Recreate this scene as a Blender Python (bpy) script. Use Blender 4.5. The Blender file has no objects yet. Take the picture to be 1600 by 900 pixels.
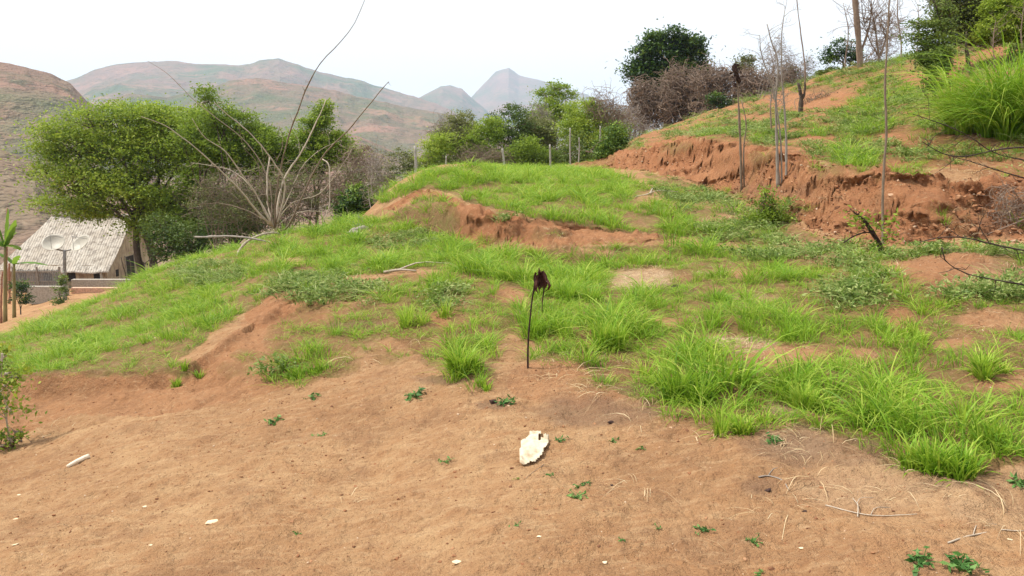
import bpy, math
import numpy as np
from math import radians
rng = np.random.default_rng(7)
SC = bpy.context.scene
COL = SC.collection

# ---------------------------------------------------------------- camera
F = 1250.0; PITCH = math.atan(240/1250.0)
cam_d = bpy.data.cameras.new('camera'); cam = bpy.data.objects.new('camera', cam_d); COL.objects.link(cam)
cam_d.sensor_width = 36.0; cam_d.lens = 36.0*F/1600.0
cam_d.clip_start = 0.05; cam_d.clip_end = 30000
cam.location = (0, 0, 0); cam.rotation_euler = (math.pi/2-PITCH, 0, 0)
SC.camera = cam

# ---------------------------------------------------------------- sky and sun
SUN_EL = radians(58); SUN_AZ = radians(-78)      # high on the left, veiled by thin cloud
w = bpy.data.worlds.new('World'); SC.world = w; w.use_nodes = True
nt = w.node_tree; nt.nodes.clear()
sky = nt.nodes.new('ShaderNodeTexSky'); sky.sky_type = 'NISHITA'; sky.sun_disc = False
sky.sun_elevation = SUN_EL; sky.sun_rotation = SUN_AZ
sky.air_density = 1.5; sky.dust_density = 4.0
bg1 = nt.nodes.new('ShaderNodeBackground'); bg1.inputs[1].default_value = 0.11
bg2 = nt.nodes.new('ShaderNodeBackground'); bg2.inputs[0].default_value = (0.97, 0.985, 1.0, 1); bg2.inputs[1].default_value = 0.90
tc = nt.nodes.new('ShaderNodeTexCoord'); mp = nt.nodes.new('ShaderNodeMapping'); mp.inputs['Scale'].default_value = (1, 1, 3.2)
nz = nt.nodes.new('ShaderNodeTexNoise'); nz.inputs['Scale'].default_value = 1.7; nz.inputs['Detail'].default_value = 6; nz.inputs['Roughness'].default_value = 0.55
cr = nt.nodes.new('ShaderNodeValToRGB'); cr.color_ramp.elements[0].position = 0.25; cr.color_ramp.elements[0].color = (.72, .72, .72, 1)
cr.color_ramp.elements[1].position = 0.48; cr.color_ramp.elements[1].color = (1, 1, 1, 1)
mx = nt.nodes.new('ShaderNodeMixShader'); wo = nt.nodes.new('ShaderNodeOutputWorld')
L = nt.links.new
L(tc.outputs['Generated'], mp.inputs[0]); L(mp.outputs[0], nz.inputs['Vector']); L(nz.outputs['Fac'], cr.inputs[0])
L(sky.outputs[0], bg1.inputs[0]); L(cr.outputs[0], mx.inputs[0]); L(bg1.outputs[0], mx.inputs[1]); L(bg2.outputs[0], mx.inputs[2]); L(mx.outputs[0], wo.inputs[0])
sun_d = bpy.data.lights.new('sun', 'SUN'); sun_d.energy = 4.1; sun_d.angle = radians(4); sun_d.color = (1.0, 0.95, 0.86)
sun = bpy.data.objects.new('sun', sun_d); COL.objects.link(sun)
sun.rotation_euler = (math.pi/2-SUN_EL, 0, math.pi - SUN_AZ)
SC.view_settings.view_transform = 'Standard'; SC.view_settings.look = 'None'
SC.view_settings.exposure = 0.48; SC.view_settings.gamma = 1.0; SC.view_settings.use_curve_mapping = False
SC.render.engine = 'CYCLES'; SC.cycles.max_bounces = 6; SC.cycles.diffuse_bounces = 3; SC.cycles.volume_bounces = 1
SC.cycles.transmission_bounces = 3; SC.cycles.glossy_bounces = 2; SC.cycles.use_denoising = True

# ---------------------------------------------------------------- helpers: pixels of the photograph and points of the place
cP, sP = math.cos(PITCH), math.sin(PITCH)
def raydir(px, row):
    u = (np.asarray(px, float)-800)/F; v = (450-np.asarray(row, float))/F
    y = cP+v*sP; z = -sP+v*cP
    return u/y, z/y
def P(px, row, Y):
    a, b = raydir(px, row); return np.array([a*Y, Y, b*Y], float)
def proj(x, y, z):
    f = y*cP-z*sP; v = y*sP+z*cP
    f = np.maximum(f, 1e-3)
    return 800+F*x/f, 450-F*v/f

def _h(i, j, s):
    n = (i.astype(np.int64)*374761393+j.astype(np.int64)*668265263+s*2147483647) & 0xffffffff
    n = ((n ^ (n >> 13))*1274126177) & 0xffffffff
    return ((n ^ (n >> 16)) & 0xffff)/65535.0
def noise(x, y, s=0):
    x = np.asarray(x, float); y = np.asarray(y, float)
    i = np.floor(x); j = np.floor(y); fx = x-i; fy = y-j
    fx = fx*fx*(3-2*fx); fy = fy*fy*(3-2*fy); i = i.astype(np.int64); j = j.astype(np.int64)
    a = _h(i, j, s); b = _h(i+1, j, s); c = _h(i, j+1, s); d = _h(i+1, j+1, s)
    return (a*(1-fx)+b*fx)*(1-fy)+(c*(1-fx)+d*fx)*fy
def fbm(x, y, s=0, o=4, g=.5):
    t = 0; A = 1; n = 0
    for k in range(o):
        t = t+A*(noise(x*2**k+17.3*k, y*2**k-9.1*k, s+k)-.5); n += A; A *= g
    return t/n*2
def ridged(x, y, s=0, o=4):
    t = 0; A = 1; n = 0
    for k in range(o):
        t = t+A*(1-np.abs(2*noise(x*2**k+5.3*k, y*2**k+3.7*k, s+k)-1)); n += A; A *= .5
    return t/n
def sstep(a, b, x):
    t = np.clip((x-a)/(b-a), 0, 1); return t*t*(3-2*t)

# ---------------------------------------------------------------- the lie of the land
def line(pts):          # (px, row, Y) -> azimuth, radius
    q = np.array([P(*p) for p in pts]); th = np.arctan2(q[:, 0], q[:, 1]); r = np.hypot(q[:, 0], q[:, 1])
    return th, r
# scarp of the middle terrace: radius of its lip per azimuth, and its height
A_th, A_r = line([(560, 345, 18), (605, 325, 16), (665, 297, 14.6), (690, 305, 13.9), (730, 326, 12.8), (800, 340, 12.0), (900, 357, 11.3), (1000, 368, 10.9), (1080, 374, 10.6)])
A_h = np.array([0.05, .22, .42, .5, .5, .36, .3, .17, 0.0])
# cut bank on the right: foot and lip
B_th, B_r0 = line([(930, 262, 27), (1000, 265, 23), (1100, 290, 17.6), (1200, 328, 12.9), (1300, 368, 10.3), (1400, 385, 9.2), (1500, 372, 9.2), (1600, 375, 9.0), (1900, 380, 8.5)])
_, B_r1 = line([(930, 255, 28), (1000, 235, 24.2), (1100, 217, 18.9), (1200, 240, 14.2), (1300, 262, 11.6), (1400, 272, 10.6), (1500, 280, 10.3), (1600, 285, 10.2), (1900, 290, 9.8)])
B_h = np.array([0.0, .5, .8, .8, .78, .74, .68, .62, .5])
# lip of the left bank
C_th, C_r = line([(-100, 590, 7.7), (60, 588, 7.4), (200, 585, 7.2), (300, 570, 7.1), (380, 510, 8.0), (440, 475, 8.7), (520, 468, 8.5)])
C_h = np.array([.16, .2, .16, .14, .07, .12, 0.0])
def scarps(th, r, rough=None, rough2=None):
    e = 0 if rough is None else rough
    e2 = e if rough2 is None else rough2
    w = .3
    ra = np.interp(th, A_th, A_r); ha = np.interp(th, A_th, A_h, left=0, right=0)
    z = ha*sstep(-.5, .1, r-ra+e2*.45)
    r0 = np.interp(th, B_th, B_r0); r1 = np.interp(th, B_th, B_r1); hb = np.interp(th, B_th, B_h, left=0)
    t = np.clip((r-r0+e2)/(r1-r0), 0, 1)
    z = z+hb*(0.62*t+0.38*sstep(.4, .95, t))
    rc = np.interp(th, C_th, C_r); hc = np.interp(th, C_th, C_h, left=C_h[0], right=0)
    z = z+hc*sstep(-.22, .03, r-rc+e*.3)
    return z
VIS = """0 900 3.3;400 900 3;800 900 2.75;1200 900 2.6;1600 900 2.5
0 800 4.3;400 800 3.75;800 800 3.3;1200 800 3.1;1600 800 2.95
0 705 6.1;200 690 5.4;400 690 4.9;830 700 4.1;1200 700 3.7;1600 700 3.45
90 655 6.7;200 640 6.4;400 640 5.75;620 640 5.2;830 640 4.75;1200 640 4.25;1600 640 3.95
60 590 7.4;300 565 7.2;430 480 8.6;530 440 9.8;640 430 9.7;480 600 6.05;720 580 5.65;825 580 5.5;1090 620 4.6
1300 600 4.6;1600 600 4.3;600 500 7.5;850 500 7.0;1100 500 6.5;1400 500 6;1600 500 5.7;380 520 7.9;300 620 6.5
800 430 9.2;1000 430 8.8;1200 430 8.2;1460 425 7.0;1600 430 7.1;1380 450 6.9
700 388 11.9;800 388 11.5;900 388 11.2;1100 385 10.7;600 390 12.8;1300 385 9.8
420 372 17;240 425 22;170 462 21;0 522 16;200 510 12.5;330 450 13.5;100 550 9.5;400 430 11.7;0 592 8.3;500 400 13;560 352 19;620 350 15;500 362 17;330 400 20
680 270 24;800 268 25;940 268 25;1000 330 12.8;700 298 15.5;800 298 16;940 300 16;620 287 20;597 307 19;740 320 13.6;850 340 12.3;1100 330 13
1100 292 17.4;1200 331 12.8;1300 371 10.2;1400 388 9.1;1500 378 9.0;1600 378 8.9
1000 233 24.6;1100 215 19.2;1200 238 14.5;1300 260 11.9;1400 270 10.9;1500 278 10.6;1600 283 10.5
1250 190 20;1400 220 14.2;1550 212 13;1400 160 19;1500 122 20;1600 120 17;1600 62 24;1250 132 35;1400 97 32;1100 190 34;1000 215 36;1150 172 36;1300 112 34;1500 72 30;1180 200 24
120 448 58;60 480 50;0 500 42;190 448 58;100 462 52;-60 540 16;-100 600 8.2;-100 720 6;1700 500 5.5;1700 300 10.4;1700 60 22;1700 380 8.8"""
HID = """235 -6.4 34;330 -5.4 30;430 -4.6 28;560 -3.9 32;650 -2.3 33;800 -1.75 35;900 -1.5 36;970 -1.1 38;300 -11.2 52;500 -9.5 55;700 -7 60;900 -3.5 60
1040 .4 56;1250 2.2 58;1600 3.6 55;0 -18 100;400 -18 100;800 -14 100;1200 -3 100;1600 0 100;-300 -13 42;-300 -4.4 14;-500 -2.7 6;-500 -2.1 3.5
2100 -1 6;2100 -.2 10;2100 3 25;2100 -1.4 3;1800 1.5 14;90 -11.1 62;0 -14 75;200 -14 75"""
pts = []
for t in VIS.replace('\n', ';').split(';'):
    a, b, c = map(float, t.split()); pts.append(P(a, b, c))
for t in HID.replace('\n', ';').split(';'):
    a, b, c = map(float, t.split()); u, _ = raydir(a, 300); pts.append([u*c, c, b])
pts = np.array(pts)
def key(th, r): return np.stack([th*3.0, np.log(r)*1.3], -1)
_th = np.arctan2(pts[:, 0], pts[:, 1]); _r = np.hypot(pts[:, 0], pts[:, 1])
K = key(_th, _r); val = pts[:, 2]-scarps(_th, _r)
def phi(d2): return np.where(d2 > 1e-12, d2*np.log(d2+1e-20)*.5, 0)
NK = len(K); D2 = ((K[:, None]-K[None])**2).sum(-1)
wgt = _r                                 # far points may give more
Amat = np.zeros((NK+3, NK+3)); Amat[:NK, :NK] = phi(D2)+np.diag(1e-4*(1+0*wgt)); Amat[:NK, NK] = 1; Amat[:NK, NK+1:] = K; Amat[NK, :NK] = 1; Amat[NK+1:, :NK] = K.T
coef = np.linalg.solve(Amat, np.concatenate([val, [0, 0, 0]]))
def tps(th, r):
    sh = th.shape; Q = key(th.ravel(), r.ravel()); out = np.empty(len(Q))
    for i in range(0, len(Q), 20000):
        q = Q[i:i+20000]; d = ((q[:, None]-K[None])**2).sum(-1)
        out[i:i+20000] = phi(d)@coef[:NK]+coef[NK]+q@coef[NK+1:]
    return out.reshape(sh)

def prof(pts, D):
    q = np.array(pts, float); a, b = raydir(q[:, 0], q[:, 1]); return np.arctan(a), b*np.cos(np.arctan(a))*D
RID = []   # (azimuths, crest heights, distance, near width, far width, fold size)
def ridge(pts, D, wn, wf, fold): th, h = prof(pts, D); RID.append((th, h, D, wn, wf, fold))
ridge([(-900, 180), (-200, 190), (0, 232), (50, 250), (90, 290), (130, 345), (200, 440), (400, 520)], 210, 90, 120, 3)
ridge([(-900, 10), (-200, 60), (0, 97), (40, 103), (80, 114), (110, 130), (150, 172), (200, 232), (260, 300), (400, 420)], 520, 260, 200, 14)
ridge([(300, 330), (400, 250), (470, 205), (525, 203), (570, 216), (612, 234), (660, 262), (760, 330)], 620, 260, 200, 12)
ridge([(-300, 260), (60, 230), (120, 170), (200, 146), (260, 152), (330, 136), (370, 125), (400, 122), (440, 127), (525, 143), (600, 161), (650, 172), (700, 181), (760, 215), (850, 260), (1000, 300)], 1250, 600, 400, 30)
ridge([(-600, 160), (0, 150), (100, 128), (150, 108), (180, 101), (230, 96), (260, 96), (330, 103), (390, 101), (418, 93), (435, 92), (460, 101), (500, 113), (560, 126), (610, 141), (650, 152), (700, 170), (760, 210), (900, 250)], 2600, 1300, 600, 60)
ridge([(500, 210), (620, 172), (665, 146), (688, 135), (703, 134), (722, 141), (738, 156), (770, 185), (850, 230)], 3500, 900, 500, 70)
ridge([(620, 220), (700, 178), (735, 153), (755, 131), (775, 112), (795, 107), (810, 118), (830, 123), (850, 127), (880, 137), (910, 147), (960, 162), (1040, 180), (1200, 190), (1500, 200), (2500, 200)], 4600, 1500, 500, 80)
def zfar(th, r):
    base = np.interp(th, [-.8, -.55, -.3, 0, .3, .8], [-22, -20, -19, -14, -3, 4])-8*sstep(100, 400, r)
    z = base+0*r
    for k, (a, h, D, wn, wf, fo) in enumerate(RID):
        hh = np.interp(th, a, h, left=h[0], right=h[-1])
        x = r*np.sin(th); y = r*np.cos(th)
        hh = hh+fbm(th*60, th*0+k, 90+k, 4)*D*.0016
        s = np.where(r < D, np.clip(1-(D-r)/wn, 0, 1), np.clip(1-(r-D)/wf, 0, 1)); s = s*s*(3-2*s)*.6+s*.4
        L_ = fo*9.0
        g = (ridged(x/L_+k, y/L_*.55, 40+k, 5)-.55)*fo*2.0*(4*s*(1-s))
        z = np.maximum(z, base+(hh-base)*s+g)
    return z
def ground_z(x, y, detail=True):
    x = np.asarray(x, float); y = np.asarray(y, float)
    r = np.hypot(x, y); th = np.arctan2(x, y); thc = np.clip(th, -.95, .95)
    rc = np.clip(r, 2.2, 110)
    e = fbm(x*1.1, y*1.1, 3, 3) if detail else None
    z = tps(thc, rc); sc0 = scarps(thc, rc, e, None if e is None else e)
    if detail:          # the cut faces crumble: hollows and ledges across the face
        s_ = thc*rc; e2 = fbm(s_*.55, s_*0+rc*.3, 5, 3)*1.0+fbm(s_*1.8, rc*1.8, 8, 3)*.25
        sc0 = scarps(thc, rc, e, e2)
    z = z+sc0
    z = z*sstep(0, 1.6, r)-1.62*(1-sstep(0, 1.6, r))
    b = sstep(75, 110, r)
    if np.any(b > 0): z = z*(1-b)+zfar(thc, np.maximum(r, 60))*b
    return z
def zg(x, y): return float(ground_z(np.array([x]), np.array([y]))[0])
def foot_of(px, Y):
    row = 350.0
    for _ in range(4): u, _b = raydir(px, row); z = zg(u*Y, Y); row = float(proj(u*Y, Y, z)[1])
    return np.array([u*Y, Y, z])
def G(px, row, Y0=2.2, Y1=70):           # where the sight line of a pixel meets the ground
    Y = np.exp(np.linspace(math.log(Y0), math.log(Y1), 500)); a, b = raydir(px, row)
    d = b*Y-ground_z(a*Y, Y); i = np.argmax(d < 0)
    if d[i] >= 0: return foot_of(px, 20.0)
    if i > 0:
        t = d[i-1]/(d[i-1]-d[i]); Yy = Y[i-1]+(Y[i]-Y[i-1])*t
    else: Yy = Y[0]
    return np.array([a*Yy, Yy, zg(a*Yy, Yy)])
# ---------------------------------------------------------------- masks of what grows where
def inpoly(px, row, poly):
    c = np.zeros(px.shape, bool); m = len(poly)
    for i in range(m):
        x1, y1 = poly[i]; x2, y2 = poly[(i+1) % m]
        k = ((y1 > row) != (y2 > row)); 
        with np.errstate(all='ignore'):
            c ^= k & (px < (x2-x1)*(row-y1)/((y2-y1) if y2 != y1 else 1e-9)+x1)
    return c
def PL(s): return [tuple(map(float, t.split())) for t in s.split(';')]
D1 = PL("-200 540;0 525;80 494;170 460;235 426;400 370;540 350;600 345;640 320;672 300;700 330;705 372;760 392;830 392;900 389;1000 382;1060 385;1180 400;1110 432;1040 412;960 424;930 470;830 480;760 435;650 420;600 428;540 430;520 448;470 440;430 468;370 500;310 545;250 575;150 585;60 592;-200 600")
D2 = PL("590 318;600 300;640 280;680 262;940 262;1000 285;1060 330;1110 365;1060 372;1000 362;940 358;880 347;800 332;735 318;715 305;690 296;665 296;640 305;612 318")
HERB = PL("1000 268;1100 292;1200 335;1300 378;1400 395;1500 385;1600 388;3600 560;3600 800;1600 470;1500 455;1380 445;1300 420;1180 410;1100 385;1060 335")
PR = PL("890 430;960 430;1060 400;1180 400;1290 420;1390 445;1500 470;1600 478;3600 830;3600 1500;1700 770;1590 735;1480 750;1400 728;1330 690;1215 660;1180 680;1080 650;1010 640;900 575;860 555;830 480")
PM = PL("540 440;640 430;780 440;830 480;860 550;800 520;720 590;660 560;600 520;520 590;440 590;430 540;440 500")
HILL = PL("930 250;960 215;1040 190;1120 170;1250 118;1400 92;1500 65;1600 40;3600 -700;3600 330;1550 280;1480 262;1400 262;1290 252;1200 238;1100 216;1060 214;1000 232")
TOPG = PL("1230 150;1300 115;1400 94;1500 66;1600 30;3600 -720;3600 -500;1590 70;1500 92;1400 115;1320 135;1280 160;1180 205;1100 215;1060 205;1130 185")
# ellipses: px row rx ry density height
EL = [(720,555,62,38,1,1),(645,488,62,24,.95,.7),(480,555,62,34,.9,.7),(490,455,62,22,.8,.5),(575,462,22,10,.7,.5),(540,520,60,14,.6,.4),
 (850,505,60,28,1,.9),(900,455,60,28,1,1),(960,525,70,45,.95,.9),(1095,595,95,48,1,1.15),(1150,655,75,26,.95,.7),(1010,560,50,30,.8,.7),(1000,480,60,22,.8,.8),
 (1250,610,60,45,.9,.9),(1350,600,85,45,.95,.9),(1460,700,100,44,.9,.95),(1330,655,60,28,.9,.85),(1540,650,70,50,.85,.95),(1400,670,40,30,.9,.8),(1530,560,60,32,.9,1),(1440,505,62,28,.9,.9),
 (1290,455,70,28,.8,.7),(1240,510,40,22,.8,.7),(1150,490,60,20,.7,.6),(1340,500,40,20,.6,.5),(755,595,28,16,.9,.5),(290,575,28,12,1,.7),(1540,455,80,14,.8,.5),
 (685,345,34,34,1,.8),(700,372,40,12,.9,.7),(520,560,40,30,.7,.55),(440,530,30,24,.6,.5),(560,540,40,16,.6,.4),(610,560,30,14,.5,.35),(690,600,26,8,.5,.3),(1060,232,30,9,.7,.5),(1190,246,26,10,.75,.6),(1150,305,30,10,.7,.6),(1290,268,30,8,.7,.5),(1425,268,30,8,.6,.5),(1240,330,30,12,.7,.6),(150,576,110,13,1,.65),(60,580,60,15,1,.6),(255,572,55,11,.95,.55),(870,560,60,12,.6,.4),(600,500,50,18,1,.65),(560,522,50,16,1,.6),(500,540,56,26,1,.7),(400,560,40,12,.6,.4),(760,470,40,16,.8,.6),(455,590,36,16,.85,.55),(640,470,66,22,1,.75),(700,445,50,16,.8,.6),(1180,500,50,24,.85,.7),(1380,530,40,22,.8,.7),(1300,500,40,26,.85,.7),(1480,610,50,26,.85,.8),(1570,540,40,24,.8,.7),(1400,600,40,22,.85,.8),(1060,470,40,20,.8,.6),(1120,430,60,20,.85,.6),(1420,460,40,16,.7,.5),(920,600,30,12,.4,.35),(790,338,14,12,.8,.5),(860,368,30,7,.8,.5),(770,375,25,8,.6,.5),(640,375,60,12,.8,.5),(1090,640,110,14,.8,.5),(1210,690,20,8,.6,.4),(385,580,40,10,.5,.4),
 (1340,243,50,26,1,.9),(1190,214,50,10,.8,.6),(1280,200,45,14,.8,.6),(1350,190,60,34,.8,.8),(1410,150,70,34,.75,.8),(1120,205,30,10,.7,.5),(1240,120,30,10,.9,.7),(1500,235,90,25,.6,.6),(1320,160,50,14,.5,.5),(1560,215,50,25,.8,.8),(1450,200,50,25,.7,.7)]
BARE = [(1005,440,50,22),(1165,545,58,17),(1480,425,95,26),(1395,495,26,22),(1230,560,58,20),(1570,592,45,20),(1250,690,46,20),(1160,430,24,10),(690,500,18,14),(800,460,30,12),(1040,505,22,10),(1190,470,22,10),(1500,540,40,14),(1560,500,70,14),(1340,560,30,12),(920,395,50,5),(1300,345,50,18),(1430,640,30,10),(440,410,40,8),(650,428,50,7),(1010,310,30,12),(1220,160,25,12),(1480,110,20,26),(1450,125,45,12),(1290,150,80,7),(1500,100,36,12),(1560,80,40,8),(1400,215,30,8),(1180,185,40,6),(1230,235,40,6),(1480,170,24,8),(1280,165,60,10)]
SCARP = PL("600 328;660 298;690 300;735 322;800 338;900 352;1000 364;1070 372;1000 378;900 386;850 386;800 372;760 388;705 378;712 345;690 320;665 305;620 328")
BANK = PL("860 255;940 240;1000 232;1060 214;1150 222;1250 243;1290 262;1400 262;1500 285;1600 280;3600 330;3600 540;1600 376;1500 372;1400 385;1300 366;1200 325;1100 290;1000 266;940 262")
def warp(x, y, px, row):
    s = 900/np.maximum(np.hypot(x, y), 2)
    return px+fbm(x*1.3, y*1.3, 11, 4)*.16*s, row+fbm(x*1.3, y*1.3, 23, 4)*.045*s
def masks(x, y, z):
    """density of grass, its height, share of creeping herb, redness of the soil, dead straw"""
    px0, row0 = proj(x, y, z); px, row = warp(x, y, px0, row0)
    ok = y > .5
    nf = fbm(x*2.1, y*2.1, 31, 3); nb = fbm(x*.5, y*.5, 35, 2)
    d = np.zeros(x.shape); h = np.full(x.shape, .55)
    def put(m, dv, hv):
        nonlocal d, h
        m = m & (dv > d); d = np.where(m, dv, d); h = np.where(m, hv, h)
    z0 = np.zeros(x.shape)
    put(inpoly(px, row, PR), 1.12+.9*nf+z0, .52+.45*nf)
    put(inpoly(px, row, PM), .90+1.1*nf+z0, .42+.3*nf)
    put(inpoly(px, row, HERB), .75+.8*nf+z0, .5+.35*nf)
    put(inpoly(px, row, HILL), .38+1.4*nf+z0, .36+z0)
    put(inpoly(px, row, TOPG), .75+.5*nf+z0, .6+z0)
    put(inpoly(px, row, D1), 1.05+.5*nf+z0, np.where(px < 430, .55, .72)+.3*nf)
    put(inpoly(px, row, D2), 1.05+.4*nf+z0, .7+.3*nf)
    d = np.clip(d, 0, 1)
    for (a, b, ra, rb, dv, hv) in EL:
        q = ((px-a)/ra)**2+((row-b)/rb)**2
        m = (q < 1) & (dv*(1.15-q*.6) > d); d = np.where(m, np.clip(dv*(1.15-q*.6), 0, 1), d); h = np.where(q < 1, np.maximum(h, hv*(1.05-.4*q)), h)
    for (a, b, ra, rb) in BARE:
        q = ((px-a)/ra)**2+((row-b)/rb)**2; d = d*sstep(.45, 1.2, q+fbm(x*3, y*3, 37, 2)*.5)
    sc = inpoly(px, row, SCARP); bk = inpoly(px, row, BANK)
    keep = np.zeros(x.shape, bool)
    for (a, b, ra, rb, dv, hv) in [e for e in EL if e[:2] in ((1060,232),(1190,246),(1150,305),(1290,268),(1425,268),(1240,330),(685,345),(790,338),(860,368),(770,375),(1340,243),(1120,205))]:
        keep |= (((px-a)/ra)**2+((row-b)/rb)**2) < 1
    d = np.where((sc | bk) & ~keep, np.where(nf > .42, .3, 0), d)
    th = np.arctan2(x, y); r = np.hypot(x, y)
    beyond = (r > 26) | (row0 < 0)
    d = np.where((y > 24) & (px0 < 960), np.maximum(d, np.where(px0 > 600, .55, .35)*sstep(24, 27, y)), d)
    path = inpoly(px, row, PL("-300 540;0 526;60 500;150 470;200 455;215 435;-50 425;-300 440")) & (y > 24)
    d = np.where(path, .0, d)
    d = np.where(ok, d, 0)
    herb = inpoly(px, row, HERB)*.3+inpoly(px, row, HILL)*.38
    for (a, b, ra, rb) in [(490,455,70,26),(1540,455,90,18),(1330,470,50,20),(575,462,26,12),(390,580,60,16),(640,378,70,14),(700,470,20,20),(1220,330,40,40),(800,360,50,20),(330,430,60,20)]:
        herb = np.maximum(herb, .55*((((px-a)/ra)**2+((row-b)/rb)**2) < 1))
    red = np.maximum(sc*.85, bk*1.0)
    red = np.maximum(red, .55*inpoly(px, row, PL("-200 588;60 590;300 570;430 470;560 440;640 430;480 600;300 640;120 650;0 690;-200 700")))
    red = np.maximum(red, .85*inpoly(px, row, HILL)); red = np.maximum(red, .35*inpoly(px, row, PR)); red = np.maximum(red, .4*inpoly(px, row, PM))
    for (a, b, ra, rb, v) in [(1480,425,120,34,.6),(880,600,80,30,.4),(450,490,60,30,.8),(1395,495,40,30,.6),(690,500,30,20,.6)]:
        red = np.maximum(red, v*((((px-a)/ra)**2+((row-b)/rb)**2) < 1))
    red = np.clip(red+.22*fbm(x*.7, y*.7, 51, 3), 0, 1)*sstep(110, 40, r)
    pale = np.zeros(x.shape)
    for (a, b, ra, rb, v) in [(1005,438,52,20,.75),(1165,540,50,16,.6),(1250,690,60,26,.3),(1230,640,30,20,.3),(1400,760,160,40,.3),(1570,790,120,50,.3),(1180,470,40,14,.3),(1560,430,60,20,.2)]:
        pale = np.maximum(pale, v*sstep(1.3, .5, ((px-a)/ra)**2+((row-b)/rb)**2))
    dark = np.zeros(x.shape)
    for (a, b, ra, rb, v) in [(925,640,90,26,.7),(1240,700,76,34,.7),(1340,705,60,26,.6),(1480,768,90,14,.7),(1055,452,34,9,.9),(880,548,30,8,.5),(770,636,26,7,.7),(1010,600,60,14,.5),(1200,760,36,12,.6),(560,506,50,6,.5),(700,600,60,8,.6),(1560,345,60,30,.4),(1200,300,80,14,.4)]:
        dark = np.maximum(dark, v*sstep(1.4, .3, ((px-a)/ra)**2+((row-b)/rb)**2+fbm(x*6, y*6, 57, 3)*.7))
    return d, h, herb, red, pale, dark

# ---------------------------------------------------------------- materials
MATS = {}
def mat(name, build):
    if name in MATS: return MATS[name]
    m = bpy.data.materials.new(name); m.use_nodes = True; nt = m.node_tree; nt.nodes.clear()
    out = nt.nodes.new('ShaderNodeOutputMaterial'); build(nt, out); MATS[name] = m; return m
def nd(nt, typ, **kw):
    n = nt.nodes.new(typ)
    for k, v in kw.items():
        if k.startswith('i_'):
            s = k[2:]; n.inputs[int(s) if s.isdigit() else s.replace('_', ' ')].default_value = v
        else: setattr(n, k, v)
    return n
def ramp(nt, src, stops):
    r = nt.nodes.new('ShaderNodeValToRGB'); els = r.color_ramp.elements
    while len(els) < len(stops): els.new(.5)
    for e, (p, c) in zip(els, stops): e.position = p; e.color = tuple(c)+(1,) if len(c) == 3 else c
    nt.links.new(src, r.inputs[0]); return r.outputs[0]
def mixc(nt, f, a, b, mode='MIX'):
    m = nt.nodes.new('ShaderNodeMix'); m.data_type = 'RGBA'; m.blend_type = mode
    for i, v in ((0, f), (6, a), (7, b)):
        if isinstance(v, bpy.types.NodeSocket): nt.links.new(v, m.inputs[i])
        elif i == 0: m.inputs[0].default_value = v
        else: m.inputs[i].default_value = tuple(v)+(1,)
    return m.outputs[2]
def mth(nt, op, a, b=0.0, clamp=False):
    m = nt.nodes.new('ShaderNodeMath'); m.operation = op; m.use_clamp = clamp
    for i, v in ((0, a), (1, b)):
        if isinstance(v, bpy.types.NodeSocket): nt.links.new(v, m.inputs[i])
        else: m.inputs[i].default_value = v
    return m.outputs[0]
def tex(nt, scale, detail=4, rough=.55, vec=None, typ='ShaderNodeTexNoise'):
    n = nt.nodes.new(typ); n.inputs['Scale'].default_value = scale
    if typ == 'ShaderNodeTexNoise': n.inputs['Detail'].default_value = detail; n.inputs['Roughness'].default_value = rough
    if vec is not None: nt.links.new(vec, n.inputs['Vector'])
    return n.outputs['Fac'] if typ == 'ShaderNodeTexNoise' else n.outputs['Distance']
def pos(nt): return nt.nodes.new('ShaderNodeNewGeometry').outputs['Position']
def mapv(nt, v, sc, rot=(0,0,0)):
    m = nt.nodes.new('ShaderNodeMapping'); m.inputs['Scale'].default_value = sc; m.inputs['Rotation'].default_value = rot; nt.links.new(v, m.inputs[0]); return m.outputs[0]
def bsdf(nt, out, color, rough=.9, spec=.2, bump=None, bstr=.5, bdist=.02):
    b = nt.nodes.new('ShaderNodeBsdfPrincipled'); b.inputs['Roughness'].default_value = rough; b.inputs['Specular IOR Level'].default_value = spec
    if isinstance(color, bpy.types.NodeSocket): nt.links.new(color, b.inputs['Base Color'])
    else: b.inputs['Base Color'].default_value = tuple(color)+(1,)
    if bump is not None:
        u = nt.nodes.new('ShaderNodeBump'); u.inputs['Strength'].default_value = bstr; u.inputs['Distance'].default_value = bdist
        nt.links.new(bump, u.inputs['Height']); nt.links.new(u.outputs[0], b.inputs['Normal'])
    nt.links.new(b.outputs[0], out.inputs[0]); return b
def attr(nt, name, o='Fac', t='GEOMETRY'):
    a = nt.nodes.new('ShaderNodeAttribute'); a.attribute_name = name; a.attribute_type = t; return a.outputs[o]

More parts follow.
